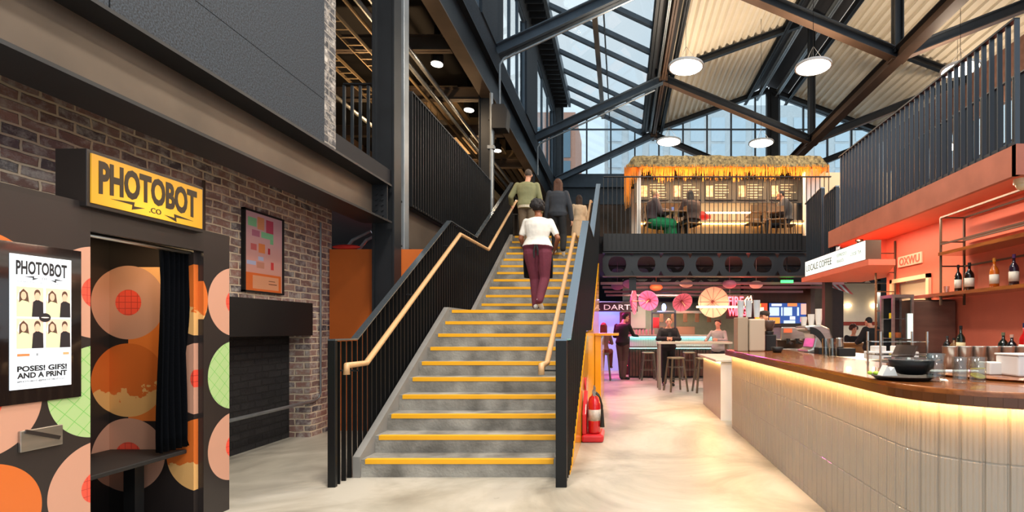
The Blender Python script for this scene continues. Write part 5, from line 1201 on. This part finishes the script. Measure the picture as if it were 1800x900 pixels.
# ================================================================ FIRE POINT
t = thing('extinguisher_stand', 'red plastic stand holding the fire extinguishers beside the stairs', 'stand', (-.38, 6.5, 0), world=True)
obj('base', MB().box(-.5, -.22, 6.4, 6.85, 0, .1), M_REDP, t, bevel=.03)
obj('back', MB().prism([(6.42, .1), (6.85, .1), (6.85, .45), (6.75, .62), (6.55, .5), (6.42, .35)], 'x', -.49, -.44), M_REDP, t, bevel=.012)
def extinguisher(loc, label, blk=True):
    t = thing('fire_extinguisher', label, 'fire extinguisher', loc)
    obj('cylinder', MB().lathe([(0, 0), (.07, 0), (.078, .02), (.078, .36), (.06, .42), (.025, .45), (.025, .47), (0, .47)], (0, 0, 0), 26), mat('ext_red', '#cf1822', .2, coat=.6), t, smooth=True)
    obj('label', MB().lathe([(.0795, .16), (.0795, .3)], (0, 0, 0), 26), mat('ext_label', '#d8cfc6', .5, var=.3, scale=30), t, smooth=True)
    vl = MB().box(-.02, .02, -.02, .02, .47, .52).bar((0, -.02, .53), (0, .12, .56), .02, .012).bar((0, -.02, .5), (0, .11, .49), .02, .012)
    obj('valve', vl, M_CHROME, t)
    obj('hose', MB().tube([(.02, -.02, .5), (.07, -.05, .46), (.1, -.05, .35), (.1, -.04, .2), (.09, -.03, .1)], .011, 8), M_BLACK, t); obj('nozzle', MB().tube([(.1, -.04, .3), (.1, -.04, .08)], [.014, .03], 10), M_BLACK, t)
extinguisher((-.34, 6.52, .105), 'front fire extinguisher on the red stand, with grey label'); extinguisher((-.36, 6.73, .105), 'rear fire extinguisher on the red stand')
solo('extinguisher_board', MB().lathe([(.0, 0), (.09, 0), (.09, .02), (0, .02)], (0, 0, 0), 24, Matrix.Rotation(pi/2, 3, 'Y')), M_REDP, 'round red fire sign on the stair side behind the extinguishers', 'sign', loc=(-.495, 6.95, .68))

# ================================================================ PEOPLE
def capsule(mb, p0, p1, r0, r1, n=12):
    p0 = Vector(p0); p1 = Vector(p1); d = p1-p0; L = max(d.length, 1e-5); d.normalize()
    rings = []
    for k in range(5): a = -pi/2+pi/2*k/4; rings.append((p0+d*(r0*sin(a)), r0*cos(a)))
    for k in range(5): a = pi/2*k/4; rings.append((p1+d*(r1*sin(a)), r1*cos(a)))
    rings = [(c, max(r, .0008)) for c, r in rings]
    u = d.cross(Vector((0, 0, 1)))
    if u.length < 1e-3: u = d.cross(Vector((0, 1, 0)))
    u.normalize(); v = d.cross(u); vs = []; fs = []
    for c, r in rings:
        for k in range(n): t = 2*pi*k/n; vs.append(c+(u*cos(t)+v*sin(t))*r)
    for i in range(len(rings)-1):
        for k in range(n): a = i*n+k; b = i*n+(k+1) % n; fs.append((a, b, b+n, a+n))
    fs.append(tuple(range(n-1, -1, -1))); fs.append(tuple(range((len(rings)-1)*n, len(rings)*n)))
    mb.add(vs, fs)
def loft(mb, rings, n=20):
    """rings: (centre, rx, ry, side vector)"""
    vs = []; fs = []
    for c, rx, ry, sd, fw in rings:
        for k in range(n): t = 2*pi*k/n; vs.append(Vector(c)+sd*(rx*cos(t))+fw*(ry*sin(t)))
    for i in range(len(rings)-1):
        for k in range(n): a = i*n+k; b = i*n+(k+1) % n; fs.append((a, b, b+n, a+n))
    fs.append(tuple(range(n-1, -1, -1))); fs.append(tuple(range((len(rings)-1)*n, len(rings)*n)))
    mb.add(vs, fs)
def melt(name, mb, m, parent, vox=.011, it=3, fac=.6):
    me = bpy.data.meshes.new(name); me.from_pydata(mb.v, [], mb.f)
    b = bmesh.new(); b.from_mesh(me); bmesh.ops.recalc_face_normals(b, faces=b.faces); b.to_mesh(me); b.free()
    o = bpy.data.objects.new(name, me); COL.objects.link(o)
    r = o.modifiers.new('r', 'REMESH'); r.mode = 'VOXEL'; r.voxel_size = vox; r.use_smooth_shade = True
    s = o.modifiers.new('s', 'SMOOTH'); s.iterations = it; s.factor = fac
    dg = bpy.context.evaluated_depsgraph_get(); m2 = bpy.data.meshes.new_from_object(o.evaluated_get(dg))
    bpy.data.objects.remove(o); bpy.data.meshes.remove(me); m2.name = name; m2.materials.clear(); m2.materials.append(m); m2.shade_smooth()
    o = bpy.data.objects.new(name, m2); COL.objects.link(o); o.parent = parent
    return o
SKIN = {'l': mat('skin_light', '#d9a184', .5, var=.08, scale=8), 'd': mat('skin_brown', '#8a5236', .5, var=.1, scale=8), 'm': mat('skin_tan', '#c48a68', .5, var=.08, scale=8)}
STAND = dict(neck=(0, -.01, 1.47), pelvis=(0, 0, .95), head=(0, .02, 1.635), hipL=(-.09, 0, .9), hipR=(.09, 0, .9), kneeL=(-.1, .02, .5), kneeR=(.1, .02, .5), ankL=(-.1, -.02, .08), ankR=(.1, -.02, .08),
             toeL=(-.12, .14, .03), toeR=(.12, .14, .03), shL=(-.175, 0, 1.41), shR=(.175, 0, 1.41), elL=(-.235, -.03, 1.13), elR=(.235, -.03, 1.13), wrL=(-.24, .06, .88), wrR=(.24, .06, .88))
def person(label, loc, rz, ht=1.75, skin='l', pose={}, top='#222222', sleeve='long', trousers='#222222', shoes='#1c1c1c', hair='#2a1e18', hairstyle='short', wide=1.0, hips=1.0, gaze=0, extra=(), topmat=None, top_len=.0, vox=.012, face=False, bulk=0, group=None):
    S = ht/1.75; J = {k: Vector(v)*S for k, v in {**STAND, **pose}.items()}
    t = thing('person', label, 'person', loc, rz)
    P, N, H = J['pelvis'], J['neck'], J['head']; up = (N-P).normalized(); sd = (J['shR']-J['shL']).normalized(); hs = (J['hipR']-J['hipL']).normalized(); fw = up.cross(sd).normalized()
    prof = [(-.12, .11*hips, .085), (-.06, .15*hips, .10), (.05, .172*hips, .118*hips), (.22, .145*hips, .1), (.34, .13*wide, .095), (.52, .15*wide, .11), (.72, .168*wide, .118), (.86, .168*wide, .105), (.93, .14*wide, .08), (.98, .09, .065), (1.03, .058, .058)]
    def torso(mb, e, t0=-.2, t1=1.2, flare=0):
        rg = []
        for q, rx, ry in prof:
            if q < t0 or q > t1: continue
            k = max(0, min(1, q)); s2 = (hs*(1-k)+sd*k).normalized(); f2 = up.cross(s2).normalized()
            c = P.lerp(N, q) if q >= 0 else P+up*((N-P).length*q)
            c = c+f2*(-.012*S*sin(pi*max(0, q)))
            rg.append((c, (rx+e)*S+flare*(1-k)*S, (ry+e)*S+flare*(1-k)*S, s2, f2))
        loft(mb, rg)
    def limb(mb, a, b, r0, r1, e=0): capsule(mb, J[a], J[b], (r0+e)*S, (r1+e)*S)
    # ---- body: one surface
    B = MB(); torso(B, 0)
    hf = Matrix.Rotation(gaze, 3, 'Z'); nd = (H-N).normalized()
    capsule(B, N-up*.03*S, H-nd*.06*S, .052*S, .05*S)
    hd = lambda x, y, z: H+hf@(Vector((x, y, z))*S)
    B.ball(H+Vector((0, 0, .02*S)), (.072*S, .088*S, .098*S), 18, 14, hf); capsule(B, hd(0, .02, -.05), hd(0, .05, -.075), .052*S, .035*S)
    capsule(B, hd(0, .085, .0), hd(0, .105, -.025), .010*S, .014*S)          # nose
    capsule(B, hd(-.02, .078, -.055), hd(.02, .078, -.055), .011*S, .011*S)  # lips
    for s_ in (-1, 1): B.ball(hd(s_*.074, -.005, 0), (.012*S, .02*S, .03*S), 10, 8, hf); capsule(B, hd(s_*.018, .078, .028), hd(s_*.048, .07, .026), .009*S, .008*S)
    for s_, X in ((-1, 'L'), (1, 'R')):
        limb(B, 'sh'+X, 'el'+X, .05, .038); limb(B, 'el'+X, 'wr'+X, .04, .025); limb(B, 'hip'+X, 'knee'+X, .082*hips, .055); limb(B, 'knee'+X, 'ank'+X, .056, .036); limb(B, 'ank'+X, 'toe'+X, .036, .028)
        # hand: palm, four fingers of unequal length, thumb from the side of the palm
        w_ = J['wr'+X]; d = (w_-J['el'+X]).normalized(); inn = Vector((-s_, .25, 0)); inn = (inn-d*inn.dot(d)).normalized(); ac = d.cross(inn).normalized()
        if ac.y < 0: ac = -ac
        pc = w_+d*.055*S
        for q in (-.026, -.009, .009, .026): capsule(B, w_+d*.01*S+ac*q*.6*S, w_+d*.085*S+ac*q*S, .016*S, .0135*S, 8)
        for q, l in ((-.029, .05), (-.010, .066), (.010, .072), (.029, .064)):
            a = w_+d*.088*S+ac*q*S; b = a+(d*.9+inn*.35).normalized()*l*.55*S; c = b+(d*.6+inn*.8).normalized()*l*.5*S
            capsule(B, a, b, .0095*S, .009*S, 8); capsule(B, b, c, .009*S, .0075*S, 8)
        a = w_+d*.035*S+ac*.03*S; b = a+(d*.6+ac*.7+inn*.3).normalized()*.036*S; c = b+(d*.9+inn*.4).normalized()*.03*S
        capsule(B, a, b, .013*S, .011*S, 8); capsule(B, b, c, .011*S, .009*S, 8)
    melt('body', B, SKIN[skin], t, min(vox, .009), 2, .4)
    # ---- clothes
    T = MB(); e = .014+bulk; torso(T, e, -.02-top_len if top_len else .02, 1.0, .012 if top_len else 0)
    if top_len: torso(T, e+.004, -.2, .3)
    for X in 'LR':
        if sleeve == 'long': limb(T, 'sh'+X, 'el'+X, .056, .046, bulk); limb(T, 'el'+X, 'wr'+X, .046, .036, bulk)
        elif sleeve == 'short': a = J['sh'+X]; b = J['sh'+X].lerp(J['el'+X], .72); capsule(T, a, b, (.058+bulk)*S, (.052+bulk)*S)
    melt('top', T, topmat or mat('cloth_'+top.strip('#'), top, .85, var=.15, scale=12, bump=.3, bscale=14), t, vox)
    if trousers:
        T = MB(); torso(T, .012, -.2, .3)
        for X in 'LR': limb(T, 'hip'+X, 'knee'+X, .095*hips, .08); limb(T, 'knee'+X, 'ank'+X, .08, .062)
        melt('trousers', T, mat('cloth_'+trousers.strip('#'), trousers, .85, var=.15, scale=12, bump=.3, bscale=14), t, vox)
    if shoes:
        for X in 'LR':
            T = MB(); a, b = J['ank'+X], J['toe'+X]; dd = (b-a); dd.normalize()
            capsule(T, a-dd*.03*S+Vector((0, 0, -.02*S)), b, .043*S, .036*S); capsule(T, a-dd*.045*S+Vector((0, 0, -.04*S)), b+Vector((0, 0, -.005*S)), .034*S, .03*S)
            o = melt('shoe', T, mat('shoe_'+shoes.strip('#'), shoes, .5), t, .01)
    # ---- hair
    if hair:
        T = MB(); c = H+Vector((0, 0, .03*S))
        if hairstyle == 'crop': T.ball(hd(0, -.014, .038), (.078*S, .088*S, .092*S), 18, 12, hf)
        elif hairstyle == 'short': T.ball(hd(0, -.02, .045), (.083*S, .09*S, .09*S), 18, 12, hf); T.ball(hd(0, -.045, -.01), (.07*S, .055*S, .075*S), 14, 10, hf); capsule(T, hd(-.05, .05, .09), hd(.05, .05, .09), .032*S, .032*S)
        elif hairstyle == 'curly':
            random.seed(int(ht*100))
            T.ball(hd(0, -.025, .045), (.09*S, .095*S, .095*S), 18, 12, hf)
            for i in range(60):
                a = random.uniform(0, 2*pi); p = random.uniform(-.5, 1.2); v = Vector((cos(a)*cos(p), sin(a)*cos(p)-.15, sin(p)))*.095
                if v.y > .05 and v.z < .02: continue
                T.ball(hd(v.x, v.y-.02, v.z+.045), .034*S, 8, 6)
        elif hairstyle == 'long':
            T.ball(hd(0, -.02, .045), (.085*S, .092*S, .09*S), 18, 12, hf)
            for q in (-.055, -.025, .01, .045): capsule(T, hd(q, -.06, .04), hd(q*1.3, -.1, -.30+abs(q)), .038*S, .022*S)
            for s_ in (-1, 1): capsule(T, hd(s_*.07, .0, .03), hd(s_*.085, -.03, -.22), .03*S, .02*S)
        elif hairstyle == 'bun': T.ball(hd(0, -.02, .045), (.083*S, .09*S, .09*S), 18, 12, hf); T.ball(hd(0, -.09, .09), .045*S, 12, 8)
        melt('hair', T, mat('hair_'+hair.strip('#'), hair, .7, var=.3, scale=40, bump=.6, bscale=60), t, .009, 2, .4)
    if face:
        for s_ in (-1, 1):
            obj('eye', MB().ball(hd(s_*.031, .082, .012), (.012*S, .006*S, .007*S), 10, 8, hf), mat('eye_dark', '#241a16', .3), t)
            obj('eyebrow', MB().bar(hd(s_*.016, .09, .034), hd(s_*.048, .082, .034), .006*S, .006*S), mat('brow', '#2a1e18', .7), t)
        obj('lips', MB().ball(hd(0, .086, -.055), (.024*S, .008*S, .007*S), 12, 8, hf), mat('lips', '#a8584e', .5), t)
    return t, J, S
def cloth(name, mb, colr, parent, vox=.012): return melt(name, mb, mat('cloth_'+colr.strip('#'), colr, .85, var=.15, scale=12, bump=.3, bscale=14), parent, vox)

# woman climbing, white tee, burgundy trousers, black apron
t, J, S = person('woman climbing the stairs in white t-shirt and burgundy trousers, seen from behind', (-1.25, 7.66, 1.70), 0, 1.67, 'd',
    pose=dict(head=(-.02, .13, 1.62), neck=(0, .06, 1.47), pelvis=(0, -.01, .96), hipL=(-.1, 0, .9), hipR=(.1, 0, .9), kneeL=(-.06, .09, .5), ankL=(-.03, .02, .08), toeL=(-.05, .18, .03), kneeR=(.11, .0, .5), ankR=(.05, -.17, .15), toeR=(.08, -.08, .03),
              shL=(-.19, .06, 1.4), shR=(.19, .06, 1.4), elL=(-.27, .02, 1.13), wrL=(-.2, .22, .98), elR=(.32, -.02, 1.13), wrR=(.24, .2, .98)),
    top='#e4e0d8', sleeve='short', trousers='#6b2a3c', shoes='#d8d4cc', hair='#1a1618', hairstyle='curly', wide=1.22, hips=1.36, top_len=.0, vox=.009)
A = MB()
for k in range(9):
    z = .95-k*.055; wv = .205+.012*k*.6
    A.add([], [])
rg = []
for z, rx, ry, cy in ((.98, .2, .14, .03), (.85, .235, .155, .04), (.7, .235, .16, .05), (.52, .225, .15, .06)):
    for k in range(13): a = -0.25+(pi+.5)*k/12; rg.append(Vector((rx*cos(a), cy+ry*sin(a), z))*S)
A.add(rg, [(j*13+k, j*13+k+1, (j+1)*13+k+1, (j+1)*13+k) for j in range(3) for k in range(12)])
o = obj('apron', A, mat('apron_black', '#17171a', .8), t); md = o.modifiers.new('s', 'SOLIDIFY'); md.thickness = .008; o.data.shade_smooth()
o = obj('apron_strings', MB().tube([Vector(p)*S for p in [(-.2, .02, .99), (-.12, -.13, 1.0), (0, -.165, 1.0), (.12, -.13, 1.0), (.2, .02, .99)]], .012, 6).tube([Vector(p)*S for p in [(-.01, -.17, 1.0), (-.03, -.185, .9), (-.025, -.18, .8)]], [.012, .014, .01], 6).tube([Vector(p)*S for p in [(.01, -.17, 1.0), (.03, -.185, .92), (.03, -.18, .84)]], [.012, .014, .01], 6), MATS['apron_black'], t)
# khaki man
t, J, S = person('man in khaki jacket climbing with his hand on the left handrail', (-2.02, 10.95, 3.06), 0, 1.80, 'l',
    pose=dict(head=(.02, .10, 1.63), neck=(0, .05, 1.47), kneeL=(-.1, .1, .55), ankL=(-.1, .1, .18), toeL=(-.11, .24, .17), kneeR=(.1, .02, .5), ankR=(.1, -.1, .09), toeR=(.11, .05, .03),
              shL=(-.2, .03, 1.4), shR=(.2, .03, 1.4), elL=(-.33, .0, 1.16), wrL=(-.36, .18, 1.06), elR=(.27, .02, 1.13), wrR=(.28, .12, .88)),
    top='#8f8f68', trousers='#7a6a56', shoes='#3a3028', hair='#5c5148', hairstyle='crop', wide=1.15, top_len=.1, bulk=.012)
obj('belt', MB().lathe([(.19, 0), (.19, .05)], (0, 0, .93), 24), mat('belt_cream', '#cfc4ac', .7), t)
# woman in dark jacket
t, J, S = person('long-haired woman in dark denim jacket and black trousers climbing beside the khaki man', (-1.32, 10.66, 2.89), 0, 1.68, 'l',
    pose=dict(head=(0, .08, 1.62), neck=(0, .04, 1.47), kneeL=(-.08, .12, .56), ankL=(-.08, .12, .2), toeL=(-.09, .26, .19), kneeR=(.12, .0, .5), ankR=(.13, -.16, .18), toeR=(.14, -.1, .06),
              elR=(.26, .02, 1.13), wrR=(.29, .08, .87), elL=(-.24, .02, 1.13), wrL=(-.26, .1, .9)),
    top='#30353d', trousers='#131417', shoes='#c9c4bc', hair='#5a3826', hairstyle='long', wide=1.1, top_len=.12, bulk=.014)
# person in beige at the stair top
t, J, S = person('person in pale beige coat with auburn hair at the top of the stairs', (-1.2, 14.6, UF), pi*.15, 1.66, 'l',
    pose=dict(elL=(-.22, .04, 1.14), wrL=(-.1, .22, 1.05)), top='#c9b59a', trousers='#c2b096', shoes='#8a7a66', hair='#2e1c16', hairstyle='long', top_len=.15, bulk=.012)
C = MB(); loft(C, [(Vector((0, 0, .42)), .24, .18, Vector((1, 0, 0)), Vector((0, 1, 0))), (Vector((0, 0, .95)), .19, .14, Vector((1, 0, 0)), Vector((0, 1, 0)))]); cloth('coat_skirt', C, '#c9b59a', t)
SIT = dict(pelvis=(0, -.02, .53), neck=(0, .03, 1.05), head=(0, .08, 1.21), hipL=(-.1, 0, .5), hipR=(.1, 0, .5), kneeL=(-.12, .42, .5), kneeR=(.12, .42, .5), ankL=(-.12, .38, .08), ankR=(.12, .38, .08), toeL=(-.13, .52, .03), toeR=(.13, .52, .03),
           shL=(-.175, .02, .99), shR=(.175, .02, .99), elL=(-.23, .12, .74), elR=(.23, .12, .74), wrL=(-.12, .34, .76), wrR=(.12, .34, .76))
def seat(**k): d = dict(SIT); d.update(k); return d
t, J, S = person('blonde woman in dark padded jacket and green skirt seated behind the mezzanine railing', (.78, 12.75, UF), -1.35, 1.74, 'l', pose=seat(), top='#4a3c3e', trousers='#2a6a44', shoes='#2a2624', hair='#c9a878', hairstyle='bun', bulk=.05, wide=1.15)
C = MB(); capsule(C, Vector((-.1, 0, .5)), Vector((-.12, .46, .47)), .14, .13); capsule(C, Vector((.1, 0, .5)), Vector((.12, .46, .47)), .14, .13); capsule(C, Vector((0, .45, .45)), Vector((0, .47, .25)), .16, .17); cloth('skirt', C, '#1f8a54', t)
t, J, S = person('long dark-haired person in brown fur coat seated at the mezzanine table', (1.75, 12.75, UF), .45, 1.74, 'l', pose=seat(), top='#3e2c27', trousers='#2a2320', shoes='#1c1a18', hair='#1a1717', hairstyle='long', bulk=.045, wide=1.1)
t, J, S = person('person in dark fleece and black cap seated right on the mezzanine', (4.12, 12.9, UF), 1.4, 1.78, 'm', pose=seat(head=(0, .1, 1.2)), top='#4a4543', trousers='#26262a', shoes='#1c1a18', hair='#141416', hairstyle='crop', bulk=.05, wide=1.2)
# lower hall
person('tall man in black sweater and brown trousers standing at the back bar', (.04, 14.35, 0), -.35, 1.88, 'l',
       pose=dict(head=(.04, .1, 1.62), kneeL=(-.06, .03, .5), kneeR=(.05, .04, .5), ankL=(-.03, .0, .08), ankR=(.03, -.02, .08), toeL=(-.08, .13, .03), toeR=(.13, .1, .03), elR=(.27, .08, 1.16), wrR=(.3, .32, 1.14), elL=(-.24, .02, 1.13), wrL=(-.12, .24, 1.1)),
       top='#141416', trousers='#4a3530', shoes='#17171a', hair='#14110f', hairstyle='short', top_len=.1, gaze=-.7)
person('man in black shirt looking at his phone behind the high table', (1.18, 12.85, 0), pi, 1.74, 'l', pose=dict(head=(0, .12, 1.6), neck=(0, .05, 1.46), elL=(-.27, .08, 1.18), elR=(.27, .08, 1.18), wrL=(-.08, .33, 1.2), wrR=(.08, .33, 1.2)),
       top='#17171b', trousers='#17181c', shoes='#111111', hair='#2a1a14', hairstyle='crop', top_len=.1, face=True, bulk=.012, wide=1.1)
solo('phone', MB().box(-.035, .035, -.005, .005, 0, .14), M_BLACK, 'dark phone held by the man at the high table', 'phone', loc=(1.18, 12.44, 1.2), bevel=.003)
person('red-haired woman in patterned top seated by the lit doorway', (-.50, 14.2, .3), -.2, 1.70, 'm', pose=seat(), top='#7a5a50', trousers='#6a2a26', shoes='#222222', hair='#8a3a24', hairstyle='long')
solo('bar_stool', MB().box(-.17, .17, -.17, .17, .72, .77).bar((-.13, -.13, .72), (-.2, -.2, 0), .03, .03).bar((.13, -.13, .72), (.2, -.2, 0), .03, .03).bar((-.13, .13, .72), (-.2, .2, 0), .03, .03).bar((.13, .13, .72), (.2, .2, 0), .03, .03), MATS['stool_leg'], 'stool under the red-haired woman near the lit doorway', 'stool', loc=(-.50, 14.2, 0))
person('person in grey top with black strap leaning at the right of the high table', (2.45, 12.95, 0), 2.6, 1.66, 'l', pose=dict(elR=(.3, .1, 1.2), wrR=(.2, .38, 1.2), elL=(-.25, .08, 1.2), wrL=(-.12, .33, 1.22)), top='#a8a2a0', trousers='#2a2a30', hair='#3a2418', hairstyle='short', top_len=.1)
t, J, S = person('barista in tan shirt, dark cap and black apron standing behind the bar', (2.64, 9.3, 0), 1.9, 1.76, 'l', pose=dict(elL=(-.25, .05, 1.15), wrL=(-.2, .3, 1.1), elR=(.25, .05, 1.15), wrR=(.2, .3, 1.1), head=(0, .05, 1.62)), top='#9a7d5c', trousers='#1b1b1f', hair='#2b1d16', hairstyle='crop', face=True, gaze=.2)
obj('cap', MB().lathe([(.088, 0), (.094, .03), (.08, .07), (0, .09)], (0, .04, 1.675), 20).box(-.06, .06, .1, .19, 1.675, 1.685), mat('cap_dark', '#2a2220', .8), t, smooth=False)
C = MB(); C.box(-.17, .17, .13, .145, .55, 1.12).bar((-.1, .12, 1.1), (-.06, .0, 1.46), .035, .01).bar((.1, .12, 1.1), (.06, .0, 1.46), .035, .01).bar((-.1, -.12, 1.1), (.08, -.06, 1.46), .035, .01); obj('apron', C, MATS['apron_black'], t)
person('man with tousled brown hair in black jacket sitting at the honey wood counter', (6.4, 14.15, .2), pi, 1.74, 'l', pose=seat(), top='#141519', trousers='#17181c', hair='#4a2c1c', hairstyle='curly', face=True, bulk=.02)
person('person in black coat and black beanie seen from behind at the honey wood counter', (6.1, 12.5, 0), .35, 1.74, 'l', pose=dict(head=(0, .08, 1.6), elL=(-.26, .1, 1.15), wrL=(-.1, .33, 1.1)), top='#131418', trousers='#15161a', hair='#15151a', hairstyle='crop', bulk=.03, top_len=.15, wide=1.1)
solo('stool_box', MB().box(-.2, .2, -.2, .2, 0, .67), M_BLACK, 'dark padded bench under the tousle-haired man', 'bench', loc=(6.4, 14.1, 0), bevel=.02)
